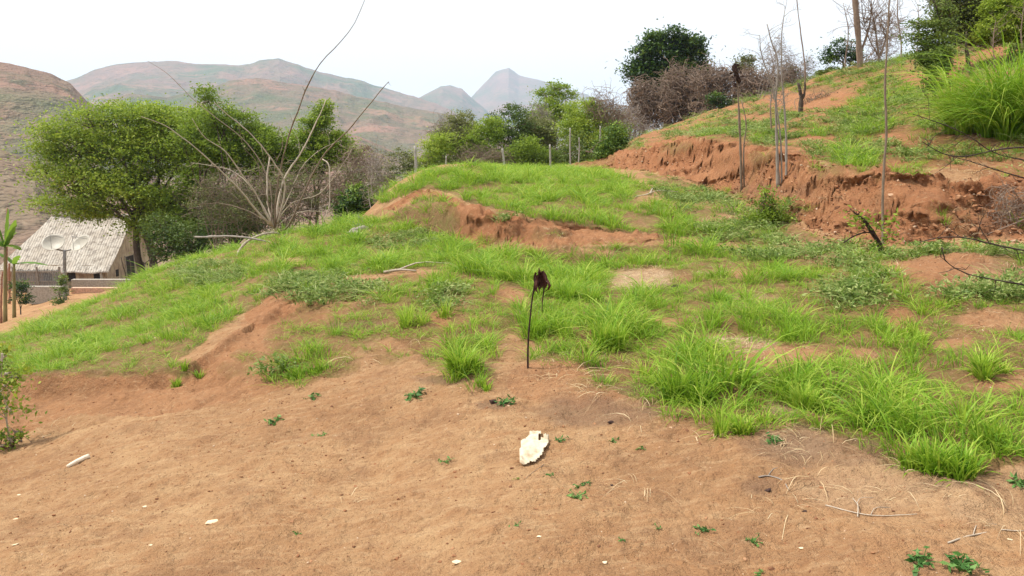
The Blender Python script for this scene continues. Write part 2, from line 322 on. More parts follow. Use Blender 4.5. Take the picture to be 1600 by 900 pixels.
def soil_mat(nt, out):
    p = pos(nt); m = nt.nodes.new('ShaderNodeSeparateColor'); nt.links.new(attr(nt, 'soil', 'Color'), m.inputs[0])
    red, gr, pale = m.outputs[0], m.outputs[1], m.outputs[2]
    n1 = tex(nt, .9, 6, .6, p); n2 = tex(nt, 7, 5, .65, p); n3 = tex(nt, 55, 4, .7, p); n4 = tex(nt, 190, 3, .6, p)
    st = tex(nt, 5, 5, .6, mapv(nt, p, (1, 5, 1), (0, 0, .5)))
    tan = mixc(nt, ramp(nt, n1, [(.40, (0,0,0)), (.60, (1,1,1))]), (.31, .172, .085), (.46, .285, .148))
    tan = mixc(nt, ramp(nt, n2, [(.35, (0,0,0)), (.7, (1,1,1))]), tan, (.36, .19, .09))
    tan = mixc(nt, mth(nt, 'MULTIPLY', ramp(nt, st, [(.5, (0,0,0)), (.72, (1,1,1))]), .5), tan, (.54, .36, .20))
    rd = mixc(nt, ramp(nt, n2, [(.3, (0,0,0)), (.7, (1,1,1))]), (.23, .092, .042), (.44, .21, .10))
    rd = mixc(nt, ramp(nt, n1, [(.4, (0,0,0)), (.6, (1,1,1))]), rd, (.32, .135, .062))
    c = mixc(nt, red, tan, rd)
    gl = mixc(nt, ramp(nt, n2, [(.4, (0,0,0)), (.62, (1,1,1))]), (.17, .10, .045), (.11, .13, .03))
    c = mixc(nt, mth(nt, 'MULTIPLY', gr, .7), c, gl)
    c = mixc(nt, mth(nt, 'MULTIPLY', pale, ramp(nt, n2, [(.3, (.3,.3,.3)), (.6, (1,1,1))])), c, (.50, .38, .25))
    n5 = tex(nt, 2.6, 7, .72, p); n6 = tex(nt, 18, 5, .7, p)
    c = mixc(nt, mth(nt, 'MULTIPLY', ramp(nt, n5, [(.52, (0,0,0)), (.62, (1,1,1))]), .45), c, (.24, .125, .065))
    c = mixc(nt, mth(nt, 'MULTIPLY', ramp(nt, n6, [(.54, (0,0,0)), (.66, (1,1,1))]), .40), c, (.20, .10, .055))
    c = mixc(nt, mth(nt, 'MULTIPLY', ramp(nt, n6, [(.34, (1,1,1)), (.44, (0,0,0))]), .35), c, (.56, .37, .21))
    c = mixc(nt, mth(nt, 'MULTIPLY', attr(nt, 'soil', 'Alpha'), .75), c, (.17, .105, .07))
    # grain: dark crumbs, pale grit
    c = mixc(nt, mth(nt, 'MULTIPLY', ramp(nt, n3, [(.56, (0,0,0)), (.68, (1,1,1))]), .55), c, (.19, .10, .055))
    c = mixc(nt, mth(nt, 'MULTIPLY', ramp(nt, n4, [(.60, (0,0,0)), (.72, (1,1,1))]), .45), c, (.60, .42, .26))
    h = mth(nt, 'ADD', mth(nt, 'MULTIPLY', n3, 1.4), mth(nt, 'ADD', mth(nt, 'MULTIPLY', n4, .35), mth(nt, 'ADD', mth(nt, 'MULTIPLY', n2, 2.0), mth(nt, 'MULTIPLY', n6, 2.2))))
    bsdf(nt, out, c, .95, .1, h, .9, .02)
def hill_mat(nt, out):
    p = pos(nt); warp = mapv(nt, p, (1, 1, 1.6))
    n1 = tex(nt, .0036, 8, .66, warp); n2 = tex(nt, .010, 8, .72, warp); n3 = tex(nt, .06, 4, .7, warp); n4 = tex(nt, .25, 3, .7, warp)
    c = mixc(nt, ramp(nt, n1, [(.42, (0,0,0)), (.58, (1,1,1))]), (.23, .15, .115), (.11, .135, .075))
    c = mixc(nt, mth(nt, 'MULTIPLY', ramp(nt, n2, [(.52, (0,0,0)), (.60, (1,1,1))]), .6), c, (.34, .19, .14))
    c = mixc(nt, mth(nt, 'MULTIPLY', ramp(nt, n2, [(.30, (1,1,1)), (.42, (0,0,0))]), .7), c, (.06, .07, .05))
    c = mixc(nt, mth(nt, 'MULTIPLY', ramp(nt, n3, [(.55, (0,0,0)), (.66, (1,1,1))]), .75), c, (.075, .085, .055))
    c = mixc(nt, mth(nt, 'MULTIPLY', ramp(nt, n4, [(.6, (0,0,0)), (.7, (1,1,1))]), .4), c, (.35, .29, .2))
    bsdf(nt, out, c, 1, 0, mth(nt, 'ADD', n3, n2), .8, 12)

# ---------------------------------------------------------------- mesh builders
def raw_mesh(name, v, f, smooth=True, attrs=None):
    """v (N,3); f (M,k) one face size or a list of such arrays"""
    me = bpy.data.meshes.new(name); fs = f if isinstance(f, list) else [f]
    fs = [np.asarray(a, np.int32) for a in fs if len(a)]
    nl = sum(a.size for a in fs); nf = sum(len(a) for a in fs)
    me.vertices.add(len(v)); me.vertices.foreach_set('co', np.asarray(v, np.float32).ravel())
    me.loops.add(nl); me.loops.foreach_set('vertex_index', np.concatenate([a.ravel() for a in fs]))
    tot = np.concatenate([np.full(len(a), a.shape[1], np.int32) for a in fs])
    me.polygons.add(nf); me.polygons.foreach_set('loop_start', np.concatenate([[0], np.cumsum(tot)[:-1]]).astype(np.int32))
    me.polygons.foreach_set('loop_total', tot)
    me.polygons.foreach_set('use_smooth', np.full(nf, smooth))
    for k, a in (attrs or {}).items():
        a = np.asarray(a, np.float32)
        if a.ndim == 2: t = me.attributes.new(k, 'FLOAT_COLOR', 'POINT'); t.data.foreach_set('color', a.ravel())
        else: t = me.attributes.new(k, 'FLOAT', 'POINT'); t.data.foreach_set('value', a)
    me.update(calc_edges=True); me.validate(); return me
def grid_faces(nr, nc):
    i = np.arange(nr-1)[:, None]*nc+np.arange(nc-1)[None]; i = i.ravel()
    return np.stack([i, i+1, i+nc+1, i+nc], 1)
def link(name, me, m=None, parent=None, loc=(0,0,0)):
    o = bpy.data.objects.new(name, me); COL.objects.link(o)
    if m is not None: me.materials.append(m)
    if parent is not None: o.parent = parent
    else: o.location = loc
    return o
def tag(o, label=None, cat=None, group=None, kind=None):
    for k, v in (('label', label), ('category', cat), ('group', group), ('kind', kind)):
        if v: o[k] = v
    return o

# ground sheet: polar, fine in front
th = np.concatenate([np.linspace(-math.pi, -.9, 40)[:-1], np.linspace(-.9, -.66, 40)[:-1], np.linspace(-.66, .66, 900), np.linspace(.66, .9, 40)[1:], np.linspace(.9, math.pi, 40)[1:]])
rr = np.concatenate([[0.02, .5, 1.0, 1.5], np.exp(np.linspace(math.log(2.0), math.log(34), 760)), np.exp(np.linspace(math.log(34), math.log(110), 90))[1:]])
R, T = np.meshgrid(rr, th, indexing='ij'); X = R*np.sin(T); Y = R*np.cos(T)
Z = ground_z(X.ravel(), Y.ravel()).reshape(X.shape)
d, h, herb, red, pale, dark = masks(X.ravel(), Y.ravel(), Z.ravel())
redG = red.reshape(X.shape)
rough = sstep(.55, .95, redG)
px_, row_ = proj(X, Y, Z)
bankm = inpoly(px_.ravel(), row_.ravel(), BANK).reshape(X.shape)*1.0; scm = inpoly(px_.ravel(), row_.ravel(), SCARP).reshape(X.shape)*1.0
near = sstep(30, 12, R)
Zd = fbm(X*2.2, Y*2.2, 61, 3)*.045*sstep(1, 3, R)+fbm(X*8, Y*8, 63, 3)*.018*near+np.maximum(fbm(X*24, Y*24, 66, 2), .05)*.016*near
lump = (ridged(X*2.3, Y*2.3, 71, 4)-.5)
Zd += (bankm*.06+scm*.05)*lump+(bankm+scm)*fbm(X*7, Y*7, 77, 3)*.04
# rills down the left bank
rill = inpoly(px_.ravel(), row_.ravel(), PL("-300 588;60 588;300 572;430 475;560 440;560 480;420 580;300 640;0 690;-300 720")).reshape(X.shape)
Zd += rill*((ridged((X+Y*.45)*3.2, (Y-X*.45)*.7, 81, 3)-.6)*.07+np.minimum(fbm(X*4, Y*4, 83, 2)+.25, 0)*.12)
Zd += sstep(.25, 1, d.reshape(X.shape))*sstep(6, 12, R)*0
Zd += np.clip(bankm+scm, 0, 1)*(-np.maximum(ridged(T*R*1.7, R*2.6, 161, 3)-.62, 0)*.35+np.maximum(fbm(T*R*6, R*8, 165, 3), 0)*.12)
Z = Z+Zd
S_a = T*R; face = np.clip(bankm+scm*.7, 0, 1)*sstep(.6, 1.2, redG+.4)
dR = face*(fbm(S_a*1.7, Z*5+R*.8, 141, 3)*.22+(ridged(S_a*3.1, Z*10+R*1.2, 145, 3)-.55)*.11+fbm(S_a*9, Z*22+R*3, 149, 2)*.05)
X = X+dR*np.sin(T); Y = Y+dR*np.cos(T)
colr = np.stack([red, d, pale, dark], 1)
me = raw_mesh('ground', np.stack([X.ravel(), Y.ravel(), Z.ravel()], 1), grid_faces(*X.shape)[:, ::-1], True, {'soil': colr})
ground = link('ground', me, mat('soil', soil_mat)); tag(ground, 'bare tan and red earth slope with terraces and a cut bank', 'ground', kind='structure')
GR = (rr, th, Z)
def zs(x, y):            # height of the finished sheet
    x = np.asarray(x, float); y = np.asarray(y, float); r = np.hypot(x, y); t = np.arctan2(x, y)
    i = np.clip(np.interp(r, rr, np.arange(len(rr))), 0, len(rr)-1.001); j = np.clip(np.interp(t, th, np.arange(len(th))), 0, len(th)-1.001)
    i0 = i.astype(int); j0 = j.astype(int); a = i-i0; b = j-j0
    return (Z[i0, j0]*(1-a)+Z[i0+1, j0]*a)*(1-b)+(Z[i0, j0+1]*(1-a)+Z[i0+1, j0+1]*a)*b
# hills
th2 = np.concatenate([np.linspace(-math.pi, -.75, 60)[:-1], np.linspace(-.75, .2, 1100), np.linspace(.2, math.pi, 160)[1:]])
rr2 = np.concatenate([np.exp(np.linspace(math.log(109.5), math.log(1000), 240)), np.exp(np.linspace(math.log(1000), math.log(5600), 200))[1:]])
R2, T2 = np.meshgrid(rr2, th2, indexing='ij'); T2c = np.clip(T2, -.95, .95)
Z2 = zfar(T2c, R2); X2 = R2*np.sin(T2); Y2 = R2*np.cos(T2)
me = raw_mesh('hills', np.stack([X2.ravel(), Y2.ravel(), Z2.ravel()], 1), grid_faces(*X2.shape)[:, ::-1], True)
tag(link('hills', me, mat('hillside', hill_mat)), 'brown and blue hills beyond the valley', 'hills', kind='structure')

# air
def haze_mat(nt, out):
    v = nt.nodes.new('ShaderNodeVolumePrincipled'); v.inputs['Color'].default_value = (.64, .79, 1.0, 1); v.inputs['Density'].default_value = HAZE
    v.inputs['Anisotropy'].default_value = .1; nt.links.new(v.outputs[0], out.inputs['Volume'])
HAZE = .00019
zb = float(min(Z2.min(), Z.min()))-1; zt = float(Z2.max())+3
bx = np.array([[x, y, z] for z in (zb, zt) for y in (-5700, 5700) for x in (-5700, 5700)])
bf = np.array([[0,2,3,1],[4,5,7,6],[0,1,5,4],[2,6,7,3],[0,4,6,2],[1,3,7,5]])
tag(link('haze', raw_mesh('haze', bx, bf, False), mat('haze', haze_mat)), kind='stuff')
# ---------------------------------------------------------------- plant materials
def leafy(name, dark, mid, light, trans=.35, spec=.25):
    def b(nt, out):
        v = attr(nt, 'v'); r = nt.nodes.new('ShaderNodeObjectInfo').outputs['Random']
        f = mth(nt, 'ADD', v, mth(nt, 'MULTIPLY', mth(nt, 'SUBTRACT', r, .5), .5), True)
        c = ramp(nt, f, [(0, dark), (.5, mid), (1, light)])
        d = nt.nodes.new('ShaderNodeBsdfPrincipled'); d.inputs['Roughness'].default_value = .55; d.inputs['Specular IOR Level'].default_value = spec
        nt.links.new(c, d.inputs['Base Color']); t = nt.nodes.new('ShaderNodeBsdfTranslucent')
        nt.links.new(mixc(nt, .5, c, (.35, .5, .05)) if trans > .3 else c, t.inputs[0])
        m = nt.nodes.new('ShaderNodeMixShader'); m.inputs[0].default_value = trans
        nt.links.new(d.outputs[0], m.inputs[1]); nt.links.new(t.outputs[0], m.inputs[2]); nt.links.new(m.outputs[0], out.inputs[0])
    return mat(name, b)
def barky(name, a, b_, sc=30, rough=.9):
    def b(nt, out):
        p = pos(nt); n1 = tex(nt, sc, 5, .65, mapv(nt, p, (1, 1, .25))); n2 = tex(nt, sc*.15, 3, .5, p)
        c = mixc(nt, ramp(nt, n1, [(.35, (0,0,0)), (.65, (1,1,1))]), a, b_)
        c = mixc(nt, mth(nt, 'MULTIPLY', n2, .5), c, tuple(x*.6 for x in a))
        bsdf(nt, out, c, rough, .15, n1, .6, .01)
    return mat(name, b)
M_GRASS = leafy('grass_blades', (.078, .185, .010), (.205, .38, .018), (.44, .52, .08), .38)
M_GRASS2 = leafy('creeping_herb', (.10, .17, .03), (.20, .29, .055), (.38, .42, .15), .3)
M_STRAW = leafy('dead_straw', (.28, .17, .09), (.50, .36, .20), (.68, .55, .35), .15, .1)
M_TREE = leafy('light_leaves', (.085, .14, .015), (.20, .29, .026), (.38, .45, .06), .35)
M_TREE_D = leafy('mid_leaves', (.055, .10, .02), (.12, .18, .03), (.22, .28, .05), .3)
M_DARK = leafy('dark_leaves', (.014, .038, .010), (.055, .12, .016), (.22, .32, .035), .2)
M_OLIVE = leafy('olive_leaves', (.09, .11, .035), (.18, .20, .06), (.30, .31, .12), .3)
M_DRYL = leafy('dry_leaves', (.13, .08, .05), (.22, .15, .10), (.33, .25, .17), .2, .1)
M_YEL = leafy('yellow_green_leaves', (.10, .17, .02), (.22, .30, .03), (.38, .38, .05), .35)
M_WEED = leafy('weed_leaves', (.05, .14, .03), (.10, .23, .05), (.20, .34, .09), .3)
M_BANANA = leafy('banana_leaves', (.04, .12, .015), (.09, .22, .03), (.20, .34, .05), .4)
M_BARK = barky('dark_bark', (.07, .05, .04), (.14, .11, .085))
M_PALE = barky('pale_bark', (.42, .34, .26), (.60, .52, .42), 40)
M_TWIG = barky('brown_twigs', (.17, .125, .09), (.32, .245, .18), 40)
M_MAUVE = barky('grey_brown_vines', (.21, .15, .11), (.37, .28, .22), 30)
M_GREY = barky('grey_stems', (.26, .22, .19), (.40, .35, .30), 40)
M_BURNT = barky('burnt_wood', (.03, .02, .018), (.09, .05, .04), 60)
M_BLACKTWIG = barky('dark_twigs', (.05, .035, .03), (.12, .09, .07), 60)
M_POST = barky('weathered_post', (.34, .31, .27), (.52, .49, .44), 60)

# ---------------------------------------------------------------- shape builders (all return v, f, attr)
def nrm(a): return a/np.maximum(np.linalg.norm(a, axis=-1, keepdims=True), 1e-9)
def tubes(paths, radii, sides=5):
    """paths (N,K,3), radii (N,K): tapered tubes along each path"""
    paths = np.asarray(paths, float); radii = np.asarray(radii, float); N, K_, _ = paths.shape
    t = np.gradient(paths, axis=1); t = nrm(t); up = np.where(np.abs(t[..., 2:3]) > .9, [1.0, 0, 0], [0, 0, 1.0])
    a = nrm(np.cross(t, up)); b = np.cross(t, a); k = np.arange(sides)*2*math.pi/sides
    v = paths[:, :, None]+radii[:, :, None, None]*(a[:, :, None]*np.cos(k)[None, None, :, None]+b[:, :, None]*np.sin(k)[None, None, :, None])
    base = (np.arange(N)*K_*sides)[:, None, None]; i = np.arange(K_-1)[None, :, None]*sides; j = np.arange(sides)[None, None]; j2 = (j+1) % sides
    f = np.stack([base+i+j, base+i+j2, base+i+sides+j2, base+i+sides+j], -1).reshape(-1, 4)
    caps = []
    if sides > 3:
        caps = (base[:, :, 0]+np.concatenate([np.arange(sides)[::-1][None]*1], 0)); caps2 = base[:, :, 0]+(K_-1)*sides+np.arange(sides)[None]
        caps = [caps, caps2]
    return v.reshape(-1, 3), [f]+list(caps)
def join(parts):
    V = []; Fq = {}; A = []; o = 0
    for v, fs, a in parts:
        for f in (fs if isinstance(fs, list) else [fs]):
            f = np.asarray(f)
            if len(f): Fq.setdefault(f.shape[1], []).append(f+o)
        V.append(v); A.append(np.full(len(v), .5) if a is None else a); o += len(v)
    return np.concatenate(V), [np.concatenate(x) for x in Fq.values()], np.concatenate(A)
def put(name, parts, m, parent=None, loc=(0,0,0), smooth=True):
    if not isinstance(parts, list): parts = [parts]
    v, f, a = join([p if len(p) == 3 else (p[0], p[1], None) for p in parts])
    o = link(name, raw_mesh(name, v-np.asarray(loc), f, smooth, {'v': a}), m, parent, loc)
    return o
def thing(name, label, cat, loc, group=None):
    o = bpy.data.objects.new(name, None); COL.objects.link(o); o.location = loc; o.empty_display_size = .2
    return tag(o, label, cat, group)
def under(t, name, parts, m, smooth=True, label=None):
    """a part of t, its vertices given in world coordinates"""
    loc = np.array(t.location) if t.parent is None else np.array(t.parent.location)
    if not isinstance(parts, list): parts = [parts]
    v, f, a = join([p if len(p) == 3 else (p[0], p[1], None) for p in parts])
    o = link(name, raw_mesh(name, v-loc, f, smooth, {'v': a}), m, t)
    if label: o['label'] = label
    return o
def leaves(c, size, up=.4, asp=.5, v=None, curl=0.0):
    """diamond leaves at centres c (N,3)"""
    N = len(c); d = rng.normal(size=(N, 3)); d[:, 2] *= .6; d = nrm(d); q = rng.normal(size=(N, 3)); q[:, 2] += up*3; s = nrm(np.cross(d, q))
    sz = size*rng.uniform(.6, 1.3, N)[:, None]
    a = c-d*sz*.5; b = c+s*sz*asp*.5; e = c+d*sz*.5; g = c-s*sz*asp*.5; e = e+np.array([0, 0, -1])*sz*curl
    V = np.stack([a, b, e, g], 1).reshape(-1, 3); f = np.arange(N*4).reshape(N, 4)
    v = rng.uniform(0, 1, N) if v is None else v
    return V, f, np.repeat(v, 4)
def smoothpath(p, n):
    p = np.asarray(p, float); s = np.concatenate([[0], np.cumsum(np.linalg.norm(np.diff(p, axis=0), axis=1))]); t = np.linspace(0, s[-1], n)
    m = np.gradient(p, s, axis=0) if len(p) > 2 else np.repeat((p[1:]-p[:1])/s[-1], 2, 0)
    i = np.clip(np.searchsorted(s, t)-1, 0, len(p)-2); h = (s[i+1]-s[i])[:, None]; u = ((t-s[i])[:, None])/h
    return (2*u**3-3*u**2+1)*p[i]+(u**3-2*u**2+u)*h*m[i]+(-2*u**3+3*u**2)*p[i+1]+(u**3-u**2)*h*m[i+1]
def tube(p, r0, r1, n=12, sides=6, wob=0.0):
    q = smoothpath(p, n)
    if wob: q = q+np.cumsum(rng.normal(size=q.shape), 0)*wob*np.linspace(0, 1, n)[:, None]
    return tubes(q[None], np.linspace(r0, r1, n)[None], sides)
def blades(base, n, rad, hgt, wid, lean=.5, K_=5, flat=0.0, droop=.35):
    """n grass blades round base (N,3) each; returns mesh"""
    base = np.atleast_2d(base); N = len(base)*n; b = np.repeat(base, n, 0)
    az = rng.uniform(0, 2*math.pi, N); rr_ = rad*np.sqrt(rng.uniform(0, 1, N)); d = np.stack([np.cos(az), np.sin(az), 0*az], 1)
    az2 = az+rng.normal(0, .7, N); dd = np.stack([np.cos(az2), np.sin(az2), 0*az2], 1)
    h = hgt*rng.uniform(.45, 1.15, N); ln = h*(lean*rng.uniform(.2, 1.1, N)+.6*lean*rr_/max(rad, 1e-6))
    t = np.linspace(0, 1, K_)[None, :, None]
    c = (b+d*rr_[:, None])[:, None]+dd[:, None]*ln[:, None, None]*t**1.8+np.array([0, 0, 1.0])*(h[:, None, None]*(t-droop*t**3*(ln/np.maximum(h, 1e-6))[:, None, None]))*(1-flat)
    s = nrm(np.cross(dd, [0, 0, 1.0])+.4*rng.normal(size=(N, 3)))[:, None]; wv = wid*rng.uniform(.6, 1.3, N)[:, None, None]*(1-t**2.2)*(.6+.4*np.minimum(t*4, 1))
    Lf = c-s*wv*.5; Rt = c+s*wv*.5; V = np.stack([Lf, Rt], 2).reshape(N, K_*2, 3)
    i = np.arange(K_-1)*2; f = np.stack([i, i+1, i+3, i+2], 1)[None]+(np.arange(N)*K_*2)[:, None, None]
    v = np.clip(rng.normal(.48, .2, N), 0, 1); dry = rng.uniform(0, 1, N) < .09; v = np.where(dry, 1, v); v = v[:, None]+np.repeat(np.linspace(-.18, .16, K_), 2)[None]
    return V.reshape(-1, 3), f.reshape(-1, 4), np.clip(v, 0, 1).ravel()
def box(lo, hi, M=None, o=(0,0,0)):
    lo = np.asarray(lo, float); hi = np.asarray(hi, float)
    v = np.array([[(lo, hi)[i][0], (lo, hi)[j][1], (lo, hi)[k][2]] for k in (0, 1) for j in (0, 1) for i in (0, 1)])
    f = np.array([[0,2,3,1],[4,5,7,6],[0,1,5,4],[2,6,7,3],[0,4,6,2],[1,3,7,5]])
    if M is not None: v = v@np.asarray(M).T
    return v+np.asarray(o), f
def on(px, row): g = G(px, row); return np.array([g[0], g[1], float(zs(g[0], g[1]))])
def foot(px, Y):
    row = 350.0
    for _ in range(4): u, _b = raydir(px, row); z = float(zs(u*Y, Y)); row = float(proj(u*Y, Y, z)[1])
    return np.array([u*Y, Y, z])

# ---------------------------------------------------------------- grass cover (stuff): many tufts set on one sheet of points
def proto(name, mesh, m):
    o = bpy.data.objects.new(name, raw_mesh(name, mesh[0], mesh[1], True, {'v': mesh[2]})); o.data.materials.append(m); return o
def scatter(name, pts, rot, scl, kind, protos, label, cat):
    cl = bpy.data.collections.new(name+'_tufts')
    for o in protos: cl.objects.link(o)
    me = bpy.data.meshes.new(name); me.from_pydata(pts.tolist(), [], [])
    a = me.attributes.new('rot', 'FLOAT_VECTOR', 'POINT'); a.data.foreach_set('vector', np.asarray(rot, np.float32).ravel())
    a = me.attributes.new('scl', 'FLOAT_VECTOR', 'POINT'); a.data.foreach_set('vector', np.asarray(scl, np.float32).ravel())
    a = me.attributes.new('kindof', 'INT', 'POINT'); a.data.foreach_set('value', np.asarray(kind, np.int32))
    o = bpy.data.objects.new(name, me); COL.objects.link(o)
    g = bpy.data.node_groups.new(name, 'GeometryNodeTree')
    g.interface.new_socket('Geometry', in_out='INPUT', socket_type='NodeSocketGeometry'); g.interface.new_socket('Geometry', in_out='OUTPUT', socket_type='NodeSocketGeometry')
    gi = g.nodes.new('NodeGroupInput'); go = g.nodes.new('NodeGroupOutput'); ip = g.nodes.new('GeometryNodeInstanceOnPoints'); ci = g.nodes.new('GeometryNodeCollectionInfo')
    ci.inputs[0].default_value = cl; ci.inputs[1].default_value = True; ci.inputs[2].default_value = True
    def na(nm, t, i):
        n = g.nodes.new('GeometryNodeInputNamedAttribute'); n.data_type = t; n.inputs[0].default_value = nm; g.links.new(n.outputs[0], ip.inputs[i])
    g.links.new(gi.outputs[0], ip.inputs['Points']); g.links.new(ci.outputs[0], ip.inputs['Instance']); ip.inputs['Pick Instance'].default_value = True
    na('kindof', 'INT', 'Instance Index'); na('rot', 'FLOAT_VECTOR', 'Rotation'); na('scl', 'FLOAT_VECTOR', 'Scale')
    g.links.new(ip.outputs[0], go.inputs[0]); md = o.modifiers.new('tufts', 'NODES'); md.node_group = g
    return tag(o, label, cat, kind='stuff')
O0 = np.zeros((1, 3))
PR_G = [proto('a%d_grass' % k, blades(O0, 26, .09, .27, .009, .55+.12*k), M_GRASS) for k in range(5)]
PR_G += [proto('b%d_short' % k, blades(O0, 22, .10, .14, .007, .95), M_GRASS) for k in range(2)]
def herbtuft():
    n = 7; az = rng.uniform(0, 6.3, n); L_ = rng.uniform(.08, .2, n); t = np.linspace(0, 1, 6)[:, None]
    c = np.concatenate([np.stack([np.cos(a)*l*t[:, 0], np.sin(a)*l*t[:, 0], .025+.05*np.sin(t[:, 0]*2.6)+rng.normal(0, .006, 6)], 1) for a, l in zip(az, L_)])
    c = np.repeat(c, 2, 0)+rng.normal(0, .012, (len(c)*2, 3)); c[:, 2] = np.abs(c[:, 2])
    a = leaves(c, .036, .3, .35); b = blades(O0, 20, .12, .12, .009, 1.2); v, f, w_ = join([a, b]); return v, f[0], w_
PR_H = [proto('c%d_herb' % k, herbtuft(), M_GRASS2) for k in range(3)]
PR_S = [proto('d%d_straw' % k, blades(O0, 16, .14, .12, .0045, 2.2, droop=.5), M_STRAW) for k in range(3)]
ALLP = PR_G+PR_H+PR_S          # 0-4 grass, 5-6 short, 7-9 herb, 10-12 straw
P_, Rt_, S_, Kd = [], [], [], []
for r0, r1, dens in ((2.2, 5, 105), (5, 8, 95), (8, 12, 70), (12, 18, 40), (18, 27, 22), (27, 45, 7), (45, 75, 2.5)):
    A = .88*(r1*r1-r0*r0); N = int(A*dens); r = np.sqrt(rng.uniform(r0*r0, r1*r1, N)); t = rng.uniform(-.78, .98, N)
    x = r*np.sin(t); y = r*np.cos(t); z = zs(x, y); d, h, herb, red, pale, dark = masks(x, y, z)
    cf = fbm(x*2.4, y*2.4, 131, 3); clump = sstep(-.36, .10, cf+(d-.72)*.8)
    keep = rng.uniform(0, 1, N) < np.clip(d*1.2-.1, 0, 1)*np.where(d > .93, np.clip(clump+.68, 0, 1), np.clip(clump+.22, 0, 1))
    h = h*np.clip(.62+1.3*(cf+.15)+.3*fbm(x*6, y*6, 137, 2), .3, 1.45)*np.interp(r, [4, 9, 12], [.82, .85, 1])
    strawp = (~keep) & (rng.uniform(0, 1, N) < .06+1.1*pale*(r < 12)+.22*(d > .12))&(r < 14)
    strawp &= (r > 3.4) | (rng.uniform(0, 1, N) < .3)
    strawp &= (proj(x, y, z)[0] > 850) | (rng.uniform(0, 1, N) < .12)
    k = keep | strawp; x, y, z, d, h, herb, r = x[k], y[k], z[k], d[k], h[k], herb[k], r[k]; st = strawp[k]; M = len(x)
    isherb = (rng.uniform(0, 1, M) < herb) & ~st; kd = rng.integers(0, 5, M); kd[(h < .5) & (rng.uniform(0, 1, M) < .6)] = 5; kd[isherb] = rng.integers(7, 10, isherb.sum()); kd[st] = rng.integers(10, 13, st.sum())
    h = h*1.0; s = np.where(isherb, 1.0+.5*rng.uniform(0, 1, M), np.clip(h, .3, 1.4)*rng.uniform(.75, 1.25, M)); s = np.where(st, rng.uniform(.35, .95, M), s)
    wide = np.maximum(s, .55)*np.interp(r, [8, 16, 30, 60], [1, 1.25, 2.0, 3.0]); hi = s*np.interp(r, [8, 16, 30, 60], [1, 1, 1.05, 1.4])
    P_.append(np.stack([x, y, z-.008], 1)); Rt_.append(np.stack([rng.normal(0, .12, M), rng.normal(0, .12, M), rng.uniform(0, 6.3, M)], 1)); S_.append(np.stack([wide, wide, hi], 1)); Kd.append(kd)
P_, Rt_, S_, Kd = map(np.concatenate, (P_, Rt_, S_, Kd))
m = Kd < 7; print('tufts', m.sum(), (~m).sum())
scatter('grass', P_[m], Rt_[m], S_[m], Kd[m], ALLP, 'bright green grass covering the terraces and the left slope', 'grass')
h_ = (Kd >= 7) & (Kd < 10)
scatter('creeping_herbs', P_[h_], Rt_[h_], S_[h_], Kd[h_]-7, [o.copy() for o in PR_H], 'low grey green creeping weeds spread over the earth banks', 'ground cover')
h_ = Kd >= 10
scatter('dead_straw', P_[h_], Rt_[h_], S_[h_], Kd[h_]-10, [o.copy() for o in PR_S], 'thin dry straw scattered on the bare soil', 'straw')
# crumbs and grit on the soil
crumb = []
for k in range(3):
    v, f = box((-1, -1, -.6), (1, 1, .6)); crumb.append(None)
def pebble(n=8):
    u = rng.normal(size=(14, 3)); u = nrm(u)*rng.uniform(.7, 1.1, (14, 1))*[1, .8, .55]
    import bmesh
    bm = bmesh.new(); [bm.verts.new(p) for p in u]; bmesh.ops.convex_hull(bm, input=bm.verts); me = bpy.data.meshes.new('x'); 
    loose = [q for q in bm.verts if not q.link_faces]; bmesh.ops.delete(bm, geom=loose, context='VERTS'); bm.to_mesh(me); bm.free()
    v = np.array([p.co[:] for p in me.vertices]); f = np.array([p.vertices[:] for p in me.polygons]); return v, f
def earth(nt, out):
    r = nt.nodes.new('ShaderNodeObjectInfo').outputs['Random']
    bsdf(nt, out, ramp(nt, r, [(0, (.17, .08, .045)), (.5, (.26, .12, .06)), (.9, (.36, .19, .10)), (1, (.55, .42, .30))]), .95, .1, tex(nt, 300, 3, .6, pos(nt)), .5, .003)
pb = []
for k in range(4):
    v, f = pebble(); o = bpy.data.objects.new('clod%d' % k, raw_mesh('clod', v, f, False)); o.data.materials.append(mat('earth_crumbs', earth)); pb.append(o)
N = 15000; r = 2.2*np.exp(rng.uniform(0, 1, N)*math.log(6.5)); t = rng.uniform(-.72, .72, N); x = r*np.sin(t); y = r*np.cos(t)
s = .003*np.exp(rng.exponential(.33, N))*np.clip(r/4, .8, 1.6); s = np.minimum(s, .014)
NB = 5200; tb = rng.uniform(-.05, .62, NB); ub = rng.beta(1.2, 1.6, NB)*1.35-.35; rb0 = np.interp(tb, B_th, B_r0); rb1 = np.interp(tb, B_th, B_r1); rb = rb0+(rb1-rb0)*ub
x = np.concatenate([x, rb*np.sin(tb)]); y = np.concatenate([y, rb*np.cos(tb)]); s = np.concatenate([s, np.minimum(.010*np.exp(rng.exponential(.5, NB)), .055)]); N = N+NB
scatter('earth_crumbs', np.stack([x, y, zs(x, y)+s*.1], 1), rng.uniform(0, 6.3, (N, 3))*[.1, .1, 1], np.repeat(s[:, None], 3, 1), rng.integers(0, 4, N), pb, 'small clods and grit lying on the bare earth', 'soil crumbs')
